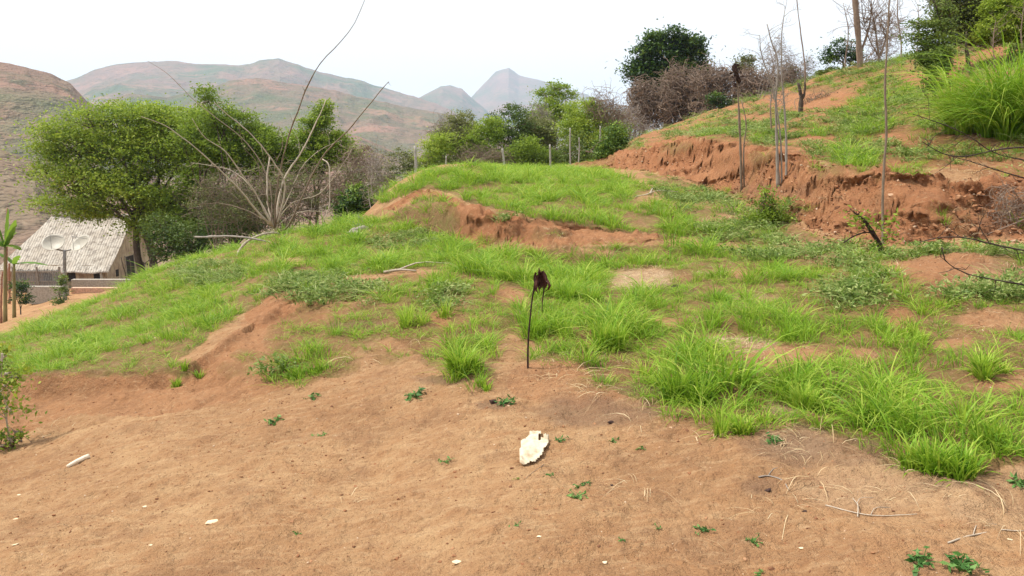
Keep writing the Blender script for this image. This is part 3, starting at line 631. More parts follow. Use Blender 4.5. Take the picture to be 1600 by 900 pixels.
# ---------------------------------------------------------------- trees, shrubs, thickets
def blob_leaves(blobs, n, size, clump=.22, up=.4, asp=.5, hollow=.35, seed=0, droop=0):
    """blobs: (centre, radii) ; leaves gathered in clumps through each blob, the outline uneven"""
    vol = np.array([b[1][0]*b[1][1]*b[1][2] for b in blobs])**.67; cnt = np.maximum((n*vol/vol.sum()).astype(int), 30)
    C = []; V = []
    for (c, R_), k in zip(blobs, cnt):
        per = 40; m = max(k//per, 3); q = nrm(rng.normal(size=(m, 3)))*(hollow+(1-hollow)*rng.uniform(0, 1, (m, 1))**.5)*(rng.uniform(.72, 1.1, (m, 1))+(rng.uniform(0, 1, (m, 1)) < .15)*rng.uniform(.05, .22, (m, 1)))
        o1, o2 = rng.uniform(0, 99, 2); q = q[(noise(q[:, 0]*1.9+o1, q[:, 2]*1.9+q[:, 1]*1.3+o2) > .36)]; m = max(len(q), 1); q = q if len(q) else np.zeros((1, 3))
        cc = np.array(c)+q*R_; tone = np.clip(.42+.30*q[:, 2]+rng.normal(0, .2, m), 0, 1)  # highlights painted into leaf colour: upper clumps lighter, lower ones darker
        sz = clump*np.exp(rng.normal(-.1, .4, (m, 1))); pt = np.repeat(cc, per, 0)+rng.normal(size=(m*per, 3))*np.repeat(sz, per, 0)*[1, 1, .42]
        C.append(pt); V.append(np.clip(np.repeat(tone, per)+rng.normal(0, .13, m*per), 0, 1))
    C = np.concatenate(C); return leaves(C, size, up, asp, np.concatenate(V))
def limbs(base, top, blobs, r0, per=4, sides=5, r_end=.012):
    """trunk to the fork, limbs to each blob, twigs through it"""
    parts = [tube([base-np.array([0, 0, .15]), base*.5+top*.5+rng.normal(0, .05, 3)*np.linalg.norm(top-base)*.5, top], r0, r0*.7, 10, 7)]
    for c, R_ in blobs:
        c = np.array(c); mid = (top+c)/2+rng.normal(0, .12, 3)*np.linalg.norm(c-top)+np.array([0, 0, .1])
        st = base+(top-base)*rng.uniform(.7, 1); rl = r0*.42
        parts.append(tube([st, mid, c], rl, rl*.4, 9, sides))
        for k in range(per):
            e = c+nrm(rng.normal(size=3))*np.array(R_)*rng.uniform(.6, .95); s = mid+(c-mid)*rng.uniform(.1, 1)
            parts.append(tube([s, (s+e)/2+rng.normal(0, .08, 3)*R_[0], e], rl*.4, r_end, 7, 4))
    return parts
def tangle(c, R_, n, r=.008, K_=9, curl=.5, up=.15, ls=1.0):
    """many thin wandering stems filling an ellipsoid"""
    R_ = np.array(R_); s = np.array(c)+nrm(rng.normal(size=(n, 3)))*R_*rng.uniform(0, .95, (n, 1))**.6
    d = nrm(rng.normal(size=(n, 3))*[1, 1, .7]+[0, 0, up]); step = ls*R_.mean()*rng.uniform(.08, .2, (n, 1)); p = [s]
    for k in range(K_-1):
        d = nrm(d+rng.normal(size=(n, 3))*curl*.5-.25*(p[-1]-c)/R_*(np.linalg.norm((p[-1]-c)/R_, axis=1, keepdims=True) > .8)); p.append(p[-1]+d*step)
    return tubes(np.stack(p, 1), r*rng.uniform(.5, 1.5, (n, 1))*np.linspace(1, .4, K_)[None], 3)
def px_blob(px, row, Y, rpx, rrow, depth=1.0):
    k = Y/1215; return (P(px, row, Y+rng.uniform(-.3, .3)*rpx*k), (rpx*k, rpx*k*depth, rrow*k))
def tree(name, label, cat, Y, px, blobs, n, size, m, bark=None, r0=.1, fork=.45, group=None, clump=.22, per=4, asp=.5, up=.4, top_px=None, hollow=.35, trunk_name='trunk', nforks=1, spread=0):
    b = foot(px, Y); B = [px_blob(a, r, Y+(q[0] if q else 0), rx, ry) for (a, r, rx, ry, *q) in blobs]
    cm = np.mean([x[0] for x in B], 0); t = thing(name, label, cat, b, group)
    parts = []
    for k in range(nforks):
        bb = b+np.array([(k-(nforks-1)/2)*spread, rng.uniform(-.1, .1), 0]); tp = bb+(cm-bb)*fork*rng.uniform(.85, 1.15)
        if nforks > 1: tp = tp+np.array([(k-(nforks-1)/2)*spread*2.2, 0, 0])
        if top_px: tp = P(top_px[0], top_px[1], Y)
        parts += limbs(bb, tp, B[k::nforks] if nforks > 1 else B, r0, per)
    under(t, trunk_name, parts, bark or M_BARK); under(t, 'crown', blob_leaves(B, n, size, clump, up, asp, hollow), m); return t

# left of the scene: light green trees over the house
tree('broadleaf_tree', 'wide light green tree beside the house, its dark forked trunk leaning over the roof', 'tree', 35, 240,
     [(118,236,52,38),(88,206,34,18),(72,238,26,16),(135,180,36,16),(195,172,44,20),(240,176,30,16),(175,222,60,38),(262,196,50,24),(300,190,40,22),(285,225,50,36),(240,235,64,46),(140,285,64,38),(95,318,50,14),(140,330,50,16),(215,300,64,40),(305,200,48,30),(300,250,54,44),(70,270,26,14),(275,330,55,36),(230,350,30,24),(350,230,30,24)],
     125000, .125, M_TREE, top_px=(213,330), r0=.17, fork=.42, clump=.33, nforks=2, spread=.5, per=7, hollow=.2)
tree('broadleaf_tree', 'light green tree with a pointed top behind the bare leaning sapling', 'tree', 32, 330,
     [(322,150,14,18),(335,178,32,22),(368,195,36,22),(400,215,38,24),(345,235,50,30),(430,225,36,22),(395,252,50,28),(455,255,40,24),(310,215,36,30),(375,185,26,16),(310,285,36,34,1.5),(280,330,34,40,1.5),(340,330,50,40,2),(410,290,40,34,2)],
     105000, .105, M_TREE, r0=.12, fork=.4, clump=.22, nforks=2, spread=.6, per=6, hollow=.2)
tree('broadleaf_tree', 'small light green tree top between the dark cane and the leaning stem', 'tree', 33, 495,
     [(505,168,10,12),(495,190,20,14),(476,210,28,16),(518,222,30,18),(500,250,40,28),(540,245,24,18),(455,238,24,18)], 40000, .10, M_TREE, r0=.09, fork=.5, clump=.18, per=5, hollow=.2)
tree('leafy_shrub', 'dim olive undergrowth tree in the shade between the house gable and the fallen limb', 'shrub', 31, 300,
     [(262,385,22,26),(300,372,34,34),(350,352,38,36),(395,340,36,30),(250,355,22,24)], 26000, .10, M_TREE_D, r0=.06, fork=.4, clump=.2, nforks=3, spread=.7)
def thicket(name, label, cat, Y, px, blobs, n, m, r=.008, group=None, leafn=0, leafm=None, size=.08, curl=.5, K_=9, stems=8, ls=1.0, r0=.03):
    b = foot(px, Y); t = thing(name, label, cat, b, group); B = [px_blob(a, rw, Y+(q[0] if q else 0), rx, ry) for (a, rw, rx, ry, *q) in blobs]
    vol = np.array([x[1][0]*x[1][2] for x in B]); vol = vol/vol.sum(); parts = [tangle(np.array(c), R_, max(int(n*v), 10), r, K_, curl, ls=ls) for (c, R_), v in zip(B, vol)]
    for k in range(stems):
        c, R_ = B[k % len(B)]; g = foot(800+(c[0]+rng.uniform(-.5, .5)*R_[0])/c[1]*F*.985, Y+rng.uniform(-.4, .4)); parts.append(tube([g-[0, 0, .1], (g+c)/2+rng.normal(0, .15, 3), c+rng.uniform(-.5, .5, 3)*R_], r0, r0*.35, 9, 4))
    under(t, 'stems', parts, m)
    if leafn: under(t, 'foliage', blob_leaves(B, leafn, size, .16), leafm)
    return t
thicket('dry_thicket', 'tangled brown dry thicket under the light green trees behind the bare sapling', 'thicket', 27.5, 400,
        [(345,292,45,26),(420,296,55,34),(480,300,46,42),(530,292,32,42),(380,328,60,30),(450,335,56,28),(325,318,36,26),(560,275,22,30)], 1050, M_TWIG, .009, leafn=19000, leafm=M_OLIVE, size=.07, stems=30)
thicket('dry_bush', 'mauve brown leafless bush just left of the dark round shrub', 'bush', 30, 545, [(548,270,24,44),(575,258,22,34),(525,310,22,30)], 520, M_MAUVE, .009, leafn=900, leafm=M_DRYL, stems=10)
tree('round_shrub', 'dark green rounded shrub at the edge of the field, left of the terrace', 'shrub', 22.5, 556,
     [(556,310,24,22),(545,325,20,20),(572,325,18,20),(556,338,26,14)], 9000, .085, M_DARK, r0=.04, fork=.4, clump=.1, asp=.6)
thicket('bare_shrub', 'thin grey leafless shrub rising between the dark shrub and the terrace edge', 'shrub', 20.5, 588, [(588,262,20,34),(600,275,14,24),(580,300,12,26)], 190, M_GREY, .006, stems=16, leafn=500, leafm=M_OLIVE, size=.05, curl=.25, r0=.016)
tree('hedge_bush', 'grey green bush sloping down to the left of the white post', 'bush', 27, 622, [(625,250,20,22),(606,272,18,20),(640,262,16,18),(590,290,12,14)], 7000, .07, M_OLIVE, M_GREY, r0=.025, fork=.3, clump=.12, nforks=3, spread=.4)

# hedge of shrubs beyond the fence, one by one
GH = 'shrubs in the row behind the fence'
for (px, Y, bl, n, m, lab) in [
  (672, 33, [(672,238,26,22),(690,218,16,14),(664,255,24,14)], 8000, M_TREE, 'low green shrub right behind the tall white post'),
  (712, 35, [(712,205,22,20),(730,225,24,22),(705,240,26,20),(722,186,16,12)], 8500, M_OLIVE, 'hazy olive shrub, tallest between the white post and the leaning post'),
  (752, 34, [(752,222,24,24),(745,246,26,16),(768,200,16,16)], 8500, M_TREE, 'rounded mid green shrub left of the leaning post'),
  (790, 36, [(795,190,26,24),(812,212,24,22),(785,215,22,20),(800,172,16,12)], 9000, M_TREE_D, 'tall darker green shrub behind the leaning post'),
  (806, 33, [(806,246,28,16),(828,236,22,20)], 6500, M_TREE, 'low bright shrub at the fence between the two weathered posts'),
  (840, 36, [(838,205,18,24),(850,225,22,22)], 6500, M_OLIVE, 'thin olive shrub left of the flat topped tree'),
  (880, 34, [(885,238,30,20),(905,222,20,20),(868,250,20,12)], 8000, M_TREE_D, 'wide green shrub at the foot of the flat topped tree'),
  (917, 35, [(912,175,22,18),(900,195,24,22),(922,200,18,22),(926,165,12,10)], 8500, M_TREE, 'leafy green shrub right of the flat topped tree'),
  (935, 34, [(930,232,18,20),(945,215,14,18)], 4500, M_YEL, 'yellow green shrub beside the pale fence stakes'),
  (958, 30, [(962,212,14,18),(955,230,16,14),(948,241,14,8)], 5500, M_DARK, 'dark bush at the left end of the cut bank')]:
    bl = [(a, r+2, rx*1.4, ry*1.25) for a, r, rx, ry in bl]; n = int(n*1.9)
    tree('shrub', lab, 'shrub', Y, px, bl, n, .09, m, M_TWIG, r0=.035, fork=.35, group=GH, clump=.16, nforks=3, spread=.35, per=3)
tree('flat_topped_tree', 'slender tree with a flat bright green top standing above the hedge', 'tree', 40, 868,
     [(868,136,24,7),(850,146,16,6),(885,148,18,8),(862,165,26,14),(884,178,30,20),(850,185,24,18)], 14000, .10, M_TREE, M_TWIG, r0=.06, fork=.65, clump=.15, per=4)
for (px, Y, bl, lab, mm) in [
  (690, 37, [(700,210,30,26)], 'bare grey twigs rising over the left end of the hedge', M_GREY),
  (762, 32.5, [(760,250,50,12)], 'dry brown brush at the foot of the hedge behind the leaning post', M_TWIG),
  (842, 37.5, [(842,200,24,34)], 'bare grey bush between the dark shrub and the flat topped tree', M_GREY),
  (940, 34.5, [(942,170,26,34),(962,180,18,24)], 'bare mauve saplings at the right end of the hedge', M_MAUVE),
  (985, 42, [(980,190,30,26),(1000,205,22,16)], 'dark grey leafless bush left of the vine thicket', M_GREY)]:
    thicket('leafless_bush', lab, 'bush', Y, px, bl, 330, mm, .010, leafn=900, leafm=M_DRYL, size=.06, stems=8, group='leafless bushes in the hedge', r0=.02)

for (px, Y, bl, nn, m, lab) in [(735, 37, [(735,212,30,20),(760,205,22,18),(700,225,24,20)], 9000, M_YEL, 'feathery light shrub filling the hedge between the olive shrub and the leaning post'), (825, 38, [(825,195,26,18),(850,185,20,16),(845,222,26,22)], 9000, M_TREE, 'feathery light green shrub left of the flat topped tree'),
   (775, 33, [(770,252,34,12),(720,256,34,10),(690,254,24,12)], 8000, M_OLIVE, 'long low olive shrub along the fence at the middle of the terrace edge'), (900, 37, [(895,205,26,22),(925,185,24,18),(945,200,20,20)], 9000, M_YEL, 'feathery yellowish shrub behind the pale stakes'), (955, 36, [(955,190,16,16),(968,205,16,16)], 4000, M_OLIVE, 'small olive shrub at the right end of the hedge')]:
    tree('shrub', lab, 'shrub', Y, px, bl, nn, .085, m, M_TWIG, r0=.03, fork=.35, group=GH, clump=.2, nforks=3, spread=.35, per=3)
# fence posts
GP = 'posts of the fence across the terrace'
for (px, top, Y, r, lean, lab) in [
  (648, 228, 25.5, .055, -.02, 'whitish fence post, tallest and leftmost of the row'), (697, 243, 30.5, .035, 0, 'short thin grey fence post right of the whitish one'),
  (784, 232, 26.5, .045, -.10, 'grey fence post leaning left in the middle of the terrace edge'), (859, 226, 27, .04, -.03, 'grey fence post nearest the red brown slope'),
  (891, 200, 31, .034, -.02, 'pale tall stake in front of the wide green shrub'), (938, 196, 31, .038, .0, 'pale thick stake beside the yellow green shrub'), (905, 215, 31, .03, .05, 'thin yellowish stake between the two pale ones')]:
    b = foot(px, Y); T = P(px, top, Y)+np.array([lean*0, 0, 0]); b = b+np.array([-lean, 0, 0])*1.0; t = thing('fence_post', lab, 'post', b, GP)
    m1 = b+(T-b)*.5+rng.normal(0, .015, 3)
    r *= .8; under(t, 'post', tube([b-[0, 0, .25], m1, T], r*1.15, r*.85, 12, 8, .002), M_POST)
    for q in (.45, .85): under(t, 'wire_tie', [tubes(((b+(T-b)*q)[None]+(r*1.12)*np.stack([np.cos(np.linspace(0, 6.28, 14)), np.sin(np.linspace(0, 6.28, 14)), 0*np.linspace(0, 1, 14)], 1))[None], np.full((1, 14), .006), 4)], M_GREY)

# the big dark tree and the vine thicket
tree('mango_tree', 'big dark green domed tree on the ridge above the brown vines', 'tree', 60, 1042,
     [(1022,65,22,16),(1052,58,28,16),(1078,72,22,20),(1005,92,18,22),(1035,88,34,28),(1085,98,20,26),(1060,110,34,24),(1008,118,24,22),(992,112,12,14),(1040,135,40,20),(1098,112,10,14)],
     42000, .26, M_DARK, M_TWIG, r0=.28, fork=.55, clump=.33, asp=.45, up=.8, hollow=.45)
GV = 'leafless vine thickets along the ridge'
for (px, Y, bl, n, lab, ln, lm) in [
  (1015, 50, [(1002,150,22,26),(1020,165,30,34),(1000,175,22,26)], 900, 'brown vine thicket under the left half of the big dark tree', 3500, M_DRYL),
  (1065, 49, [(1062,140,28,40),(1052,172,34,30),(1080,160,26,34)], 1100, 'brown vine thicket climbing up the middle of the big dark tree', 3500, M_DRYL),
  (1118, 47, [(1105,130,26,28),(1128,128,22,26),(1115,160,32,26)], 950, 'brown vine thicket right of the big dark tree', 3000, M_DRYL),
  (1175, 46, [(1165,130,26,22),(1185,140,30,28),(1212,135,24,26),(1160,155,26,18)], 1000, 'low brown vine thicket behind the burnt topped sapling', 2600, M_DRYL),
  (1238, 46, [(1235,115,16,18),(1248,128,14,16)], 300, 'small greyish twiggy bush on the skyline left of the rising meadow', 600, M_OLIVE)]:
    thicket('vine_thicket', lab, 'thicket', Y, px, bl, n, M_MAUVE, .022, group=GV, leafn=ln, leafm=lm, size=.12, stems=10, curl=.7, r0=.05)
tree('shrub', 'small khaki tree top showing above the vine thicket', 'tree', 52, 1165, [(1164,95,12,9),(1168,106,14,8)], 2200, .14, M_OLIVE, M_TWIG, r0=.05, fork=.6)
tree('shrub', 'dark green bush at the foot of the vine thicket, left of the burnt topped sapling', 'bush', 43, 1122, [(1118,156,16,12),(1135,166,14,8)], 2600, .12, M_DARK, M_TWIG, r0=.04, fork=.4)

for (px, Y, bl, nn, m, lab) in [(1370, 30, [(1350,125,26,12),(1385,122,20,14),(1400,112,16,10)], 260, M_MAUVE, 'low brown scrub on the upper slope below the leafless mauve tree'), (1285, 26, [(1290,152,20,10),(1268,158,14,8)], 130, M_TWIG, 'low brown scrub right of the short forked stump'),
   (1215, 38, [(1205,95,16,26),(1230,100,14,24),(1218,70,12,18)], 230, M_GREY, 'wispy grey scrub rising behind the pale stalks'), (1262, 38, [(1262,105,12,22)], 110, M_GREY, 'small wispy grey scrub right of the pale stalks'), (1540, 24, [(1530,70,30,14),(1570,66,26,12)], 240, M_TWIG, 'brown scrub under the olive tree at the upper right'),
   (1410, 22, [(1410,175,20,10),(1425,160,14,10)], 130, M_TWIG, 'brown scrub in the middle of the slope left of the cane grass'), (1385, 34, [(1385,55,26,34),(1370,85,20,22)], 260, M_MAUVE, 'thin twig haze round the leafless mauve tree')]:
    thicket('scrub_bush', lab, 'scrub', Y, px, bl, nn, m, .007 if Y < 28 else .009, group='brown scrub on the right slope', leafn=nn*2, leafm=M_DRYL, size=.05, stems=8, curl=.45, r0=.014)
# trees up the slope on the right
tree('dark_bush', 'dark brown green bush on the skyline beside the tall pale pole trunk', 'bush', 36, 1318, [(1300,82,12,14),(1322,74,16,14),(1305,96,18,10),(1335,90,14,12)], 5000, .10, M_DARK, M_TWIG, r0=.05, fork=.5, clump=.16)
tree('low_bush', 'small bright bush at the left end of the skyline meadow', 'bush', 36, 1287, [(1287,115,12,8),(1300,112,10,8)], 2500, .08, M_TREE_D, M_TWIG, r0=.03, fork=.4, clump=.12)
tree('leafy_sapling', 'dark sapling with tiered leaves on the skyline and a thick green skirt', 'tree', 17.5, 1463,
     [(1440,36,18,8),(1462,45,22,14),(1430,58,16,9),(1455,66,24,12),(1478,28,16,18),(1488,62,18,16),(1470,10,16,14),(1446,82,20,10),(1465,78,22,14)], 10500, .055, M_TREE_D, M_BARK, r0=.03, fork=.7, clump=.09, per=5)
tree('leafy_bush', 'dense dark green bush at the foot of the tiered sapling', 'bush', 16.8, 1462, [(1448,92,14,14),(1466,104,18,20),(1478,88,14,14),(1462,128,17,15)], 8500, .06, M_TREE_D, M_BARK, r0=.02, fork=.4, clump=.08, nforks=3, spread=.1)
tree('hillside_tree', 'olive green tree with a thin trunk left of the right corner', 'tree', 21, 1512,
     [(1505,25,28,22),(1530,8,34,22),(1500,50,24,14),(1538,42,30,18),(1495,-10,34,20),(1560,20,26,22),(1480,20,24,22),(1520,60,30,10)], 46000, .065, M_OLIVE, M_BARK, r0=.04, fork=.5, clump=.13, top_px=(1510, 45))
tree('hillside_tree', 'brighter green tree in the top right corner of the slope', 'tree', 20, 1580,
     [(1575,12,36,26),(1562,44,28,16),(1600,32,34,26),(1590,60,22,12),(1630,5,40,30),(1550,58,22,10)], 46000, .065, M_TREE, M_BARK, r0=.04, fork=.5, clump=.13)
tree('low_bush', 'low dark leafy plant on the red earth at the right margin', 'bush', 17, 1596, [(1590,75,14,8),(1610,85,16,10)], 1500, .06, M_TREE_D, M_BARK, r0=.015, fork=.4, clump=.07)

# ---------------------------------------------------------------- bare stems, canes, dead wood
def bare(name, label, cat, Y, paths, m, group=None, dz=.25, sides=6, partname='stem', base_px=None, twigs=0, tw_r=.004, tw_len=.5, tw_m=None):
    """paths: (pixel polyline from the foot up, radius at foot, radius at tip, drift in depth)"""
    p0 = paths[0][0][0]; g = on(*p0) if base_px is None else foot(base_px, Y)
    t = thing(name, label, cat, g, group); par = []; tw = []
    for k, (pl, r0, r1, dr) in enumerate(paths):
        q = np.array([P(a, b, Y+dr*i/max(len(pl)-1, 1)) for i, (a, b) in enumerate(pl)])
        q = smoothpath(q, max(14, 4*len(pl))); q = q+np.cumsum(rng.normal(size=q.shape), 0)*.0025*Y/15
        par.append(tubes(q[None], (np.linspace(r0, r1, len(q))*(1+.12*rng.normal(size=len(q))))[None], sides))
        for j in range(twigs):
            i = rng.integers(int(len(q)*.45), len(q)); d = nrm(rng.normal(size=3)*[1, .7, .5]+[0, 0, .9]); e = q[i]+d*tw_len*rng.uniform(.3, 1); mm = (q[i]+e)/2+rng.normal(0, .06, 3)*tw_len
            tw.append(tube([q[i], mm, e], tw_r, tw_r*.4, 7, 3))
            for _ in range(3):
                s = mm+(e-mm)*rng.uniform(0, 1); e2 = s+nrm(d+rng.normal(0, .7, 3))*tw_len*rng.uniform(.15, .45); tw.append(tube([s, (s+e2)/2+rng.normal(0, .02, 3), e2], tw_r*.6, tw_r*.3, 5, 3))
    if len(tw) > 40: under(t, 'twigs', tw, tw_m or m)
    elif tw: par += tw
    under(t, partname, par, m)
    return t
Yb = 17.2; print('sapling Y', Yb)
t = thing('bare_sapling', 'bare pale many stemmed sapling fanning out at the left edge of the field', 'sapling', foot(432, 17.2))
def stems(t, name, Y, paths, m, twigs=0, tl=.6, tr=.006, label=None):
    par = []
    for pl, r0, r1, dr in paths:
        r0 *= .62; r1 *= .75; q = smoothpath([P(a, b, Y+dr*i/max(len(pl)-1, 1)) for i, (a, b) in enumerate(pl)], 26); q = q+np.cumsum(rng.normal(size=q.shape), 0)*.006
        par.append(tubes(q[None], (np.linspace(r0, r1, 26)*(1+.1*rng.normal(size=26)))[None], 6))
        for j in range(twigs):
            i = rng.integers(9, 26); d = nrm(rng.normal(size=3)+[0, 0, .3]); e = q[i]+d*tl*rng.uniform(.3, 1); par.append(tube([q[i], (q[i]+e)/2+rng.normal(0, .05, 3), e], tr, tr*.4, 7, 3))
    o = under(t, name, par, m)
    if label: o['label'] = label
S = Yb
stems(t, 'stem', S, [([(432,360),(436,318),(445,282),(475,230),(495,190),(510,155)], .045, .012, 1.0)], M_PALE, 3)
stems(t, 'stem', S, [([(434,350),(445,282),(422,245),(387,202),(350,172),(338,160)], .035, .012, -1.0)], M_PALE, 3)
stems(t, 'stem', S, [([(424,352),(415,345),(395,322),(380,302),(350,272),(320,242),(287,215),(250,192),(218,180)], .04, .008, -2.0)], M_PALE, 3)
stems(t, 'stem', S, [([(426,354),(422,345),(397,297),(375,270),(350,235),(315,212),(297,185)], .035, .008, -1.2)], M_PALE, 3)
stems(t, 'stem', S, [([(428,354),(420,330),(417,287),(422,245)], .035, .02, .5)], M_PALE, 2)
stems(t, 'dark_cane', S, [([(430,356),(432,300),(442,245),(450,215),(465,177),(482,132),(497,105),(525,75),(545,50),(565,12),(572,-12)], .035, .006, -1.5)], M_TWIG, 3, .35, label='dark cane, longest of the stems, reaching the top of the picture')
stems(t, 'stem', S, [([(438,362),(447,357),(460,337),(485,282),(505,245),(547,200),(575,165),(605,131)], .035, .010, -1.0)], M_TWIG, 3, .3)
stems(t, 'stem', S, [([(503,248),(512,254),(516,285),(512,325),(502,348),(495,368)], .022, .010, -.6)], M_PALE, 1, .3)
stems(t, 'stem', S, [([(424,348),(425,300),(400,240),(340,185),(300,155),(262,117),(230,95)], .02, .006, 2.0)], M_TWIG, 3, .4)
stems(t, 'stem', S, [([(447,357),(460,322),(480,292),(520,290),(545,310)], .015, .006, .6)], M_TWIG, 3, .5)
for pl in ([(430,352),(450,300),(470,262),(500,236),(530,222)], [(428,352),(405,310),(372,275),(330,262),(300,258)], [(432,350),(455,318),(500,300),(530,262),(548,232)], [(430,350),(440,310),(430,262),(444,222),(440,196)], [(424,350),(390,330),(350,318),(310,322)], [(434,352),(470,330),(520,335),(560,352)], [(430,352),(410,290),(400,250),(380,225),(372,190)]):
    stems(t, 'stem', S, [(pl, .02, .006, rng.uniform(-1.2, 1.2))], M_TWIG if rng.uniform() < .5 else M_PALE, 3, .4, .005)
bare('fallen_limb', 'pale crooked dead limb arching over the grass below the bare sapling', 'branch', on(372, 398)[1], [([(370,402),(374,392),(392,374),(415,366),(436,365),(446,374)], .03, .018, .8)], M_PALE, twigs=5, tw_len=.5)
bare('fallen_limb', 'long straight grey dead limb lying left of the bare sapling', 'branch', 16.5, [([(305,370),(340,369),(380,371),(425,379),(460,384)], .025, .018, -.8)], M_GREY, base_px=400, twigs=4, tw_len=.35)
bare('fallen_limb', 'dark driftwood like limb on the grass right under the dark round shrub', 'branch', on(565, 365)[1], [([(545,366),(560,358),(572,356),(582,364)], .06, .04, .3), ([(552,362),(566,366),(580,372)], .05, .03, -.2)], M_GREY, twigs=5, tw_len=.4)

GS = 'thin bare saplings on the right slope'
s1 = on(1159, 298)[1]
t = bare('bare_sapling', 'thin brown sapling with a charred black top on the cut bank', 'sapling', s1, [([(1159,300),(1157,230),(1155,170),(1151,120),(1148,104)], .028, .014, 0), ([(1163,298),(1162,230),(1165,190),(1158,155)], .018, .008, .1)], M_TWIG, GS, twigs=4, tw_len=.25)
under(t, 'charred_top', [tube([P(1147, 102, s1), P(1149, 112, s1-.02), P(1154, 126, s1)], .05, .035, 9, 6, .006), leaves(P(1150, 116, s1)+rng.normal(0, .06, (50, 3))*[.7, .7, 1.4], .1, 0, .5)], M_BURNT)
s2 = on(1218, 292)[1]
bare('bare_sapling', 'group of three pale thin stalks with wispy grey tops at the cut bank', 'sapling', s2, [([(1216,296),(1214,220),(1213,150),(1216,95),(1205,60),(1200,38)], .03, .008, 0), ([(1228,290),(1229,230),(1226,160),(1222,100),(1224,40),(1228,12)], .022, .006, .3), ([(1222,294),(1218,200),(1206,130),(1190,80),(1188,55)], .016, .006, -.2)], M_GREY, GS, twigs=16, tw_len=.4, tw_r=.005)
bare('bare_sapling', 'tall hair thin cane rising past the skyline right of the pale stalks', 'sapling', 30, [([(1255,160),(1258,120),(1252,60),(1246,0),(1243,-30)], .03, .015, 0)], M_MAUVE, GS, base_px=1255, twigs=1)
bare('tree_stump', 'short forked dark stump on the slope below the skyline', 'stump', on(1251,176)[1], [([(1251,178),(1251,150),(1247,130)], .075, .04, 0), ([(1252,160),(1257,145),(1258,128)], .05, .025, 0)], M_BARK, twigs=5, tw_len=.5)
bare('bare_tree', 'tall pale grey trunk leaving the top of the picture above the skyline bush', 'tree', 33, [([(1346,150),(1345,120),(1341,60),(1336,0),(1333,-60)], .13, .09, 0), ([(1343,90),(1352,60),(1360,30),(1362,-10)], .05, .02, 0)], M_MAUVE, base_px=1346, twigs=12, tw_len=1.6, tw_r=.014)
bare('bare_tree', 'leafless mauve tree with fine twigs right of the tall grey trunk', 'tree', 33, [([(1372,130),(1372,90),(1368,50),(1362,15)], .07, .02, 0), ([(1372,95),(1385,60),(1392,20)], .05, .015, 0), ([(1371,85),(1358,60),(1350,35)], .03, .01, 0)], M_MAUVE, base_px=1372, twigs=26, tw_len=1.3, tw_r=.013)
s5 = on(1379, 385)[1]; print('s5', s5)
bare('bare_sapling', 'tallest thin sapling standing in front of the cut bank, crossing the whole slope', 'sapling', s5, [([(1379,392),(1379,330),(1380,270),(1384,210),(1382,140),(1385,70),(1388,10),(1390,-40)], .017, .008, .3)], M_TWIG, GS, twigs=9, tw_len=.35, tw_r=.003)
bare('bare_sapling', 'thin grey stem crossing the dark tiered sapling at the top', 'sapling', 17.5, [([(1478,120),(1474,60),(1466,20),(1450,-20)], .02, .01, 0), ([(1484,110),(1486,50),(1480,-10)], .015, .008, 0)], M_BARK, GS, base_px=1478, twigs=6, tw_len=.5)
bare('bare_sapling', 'thin dark trunk in the grass under the olive tree', 'sapling', on(1515,118)[1], [([(1515,120),(1514,95),(1509,70),(1510,50)], .025, .015, 0)], M_BARK, GS, twigs=2)
bare('bare_sapling', 'thin dark trunk below the right corner tree', 'sapling', on(1583,92)[1], [([(1581,94),(1585,70),(1584,45)], .025, .015, 0)], M_BARK, GS, twigs=2)
for (pl, Y, lab) in [([(1432,150),(1431,100),(1436,50),(1434,10)], 24, 'thin grey sapling just left of the tiered dark sapling'), ([(1555,108),(1552,70),(1556,30)], 19, 'thin dark sapling between the two right corner trees'), ([(1600,98),(1596,50),(1600,10)], 19, 'thin dark sapling at the right corner'), ([(1405,118),(1408,70),(1402,20),(1404,-20)], 31, 'thin mauve sapling right of the leafless mauve tree'), ([(1322,150),(1320,100),(1325,50),(1318,5)], 33, 'thin grey sapling left of the tall pale trunk'), ([(1206,222),(1204,160),(1208,110),(1203,80)], 19, 'short thin stalk left of the three pale stalks')]:
    bare('bare_sapling', lab, 'sapling', Y, [(pl, .022*Y/20, .007*Y/20, 0)], M_MAUVE, GS, base_px=pl[0][0], twigs=14, tw_len=.02*Y, tw_r=.0003*Y)
# burnt forked stump with fresh shoots
sb = on(1378, 398)[1]
t = bare('burnt_stump', 'leaning burnt black stump with fresh green shoots below the cut bank', 'stump', sb, [([(1382,402),(1368,372),(1352,348),(1338,334)], .035, .018, .1), ([(1376,392),(1374,376),(1366,366),(1330,372),(1318,380)], .012, .006, 0), ([(1352,350),(1346,340),(1332,330)], .012, .005, 0)], M_BURNT, twigs=5, tw_len=.15)
cc = np.concatenate([P(a, b, sb)+rng.normal(0, .05, (34, 3)) for a, b in ((1336,338),(1352,345),(1366,352),(1388,355),(1394,340),(1330,345),(1370,385),(1392,370))])
under(t, 'foliage', leaves(cc, .055, .3, .45), M_TREE)
# weeds beside
tree('small_bush', 'small dark blue green bush in the herbs left of the cut bank', 'bush', on(1200,352)[1], 1200, [(1200,322,16,18),(1206,338,20,12),(1192,340,16,12),(1198,302,7,9),(1180,345,22,10),(1222,345,22,9)], 5200, .045, M_TREE, M_TWIG, r0=.012, fork=.4, clump=.07, nforks=3, spread=.08)

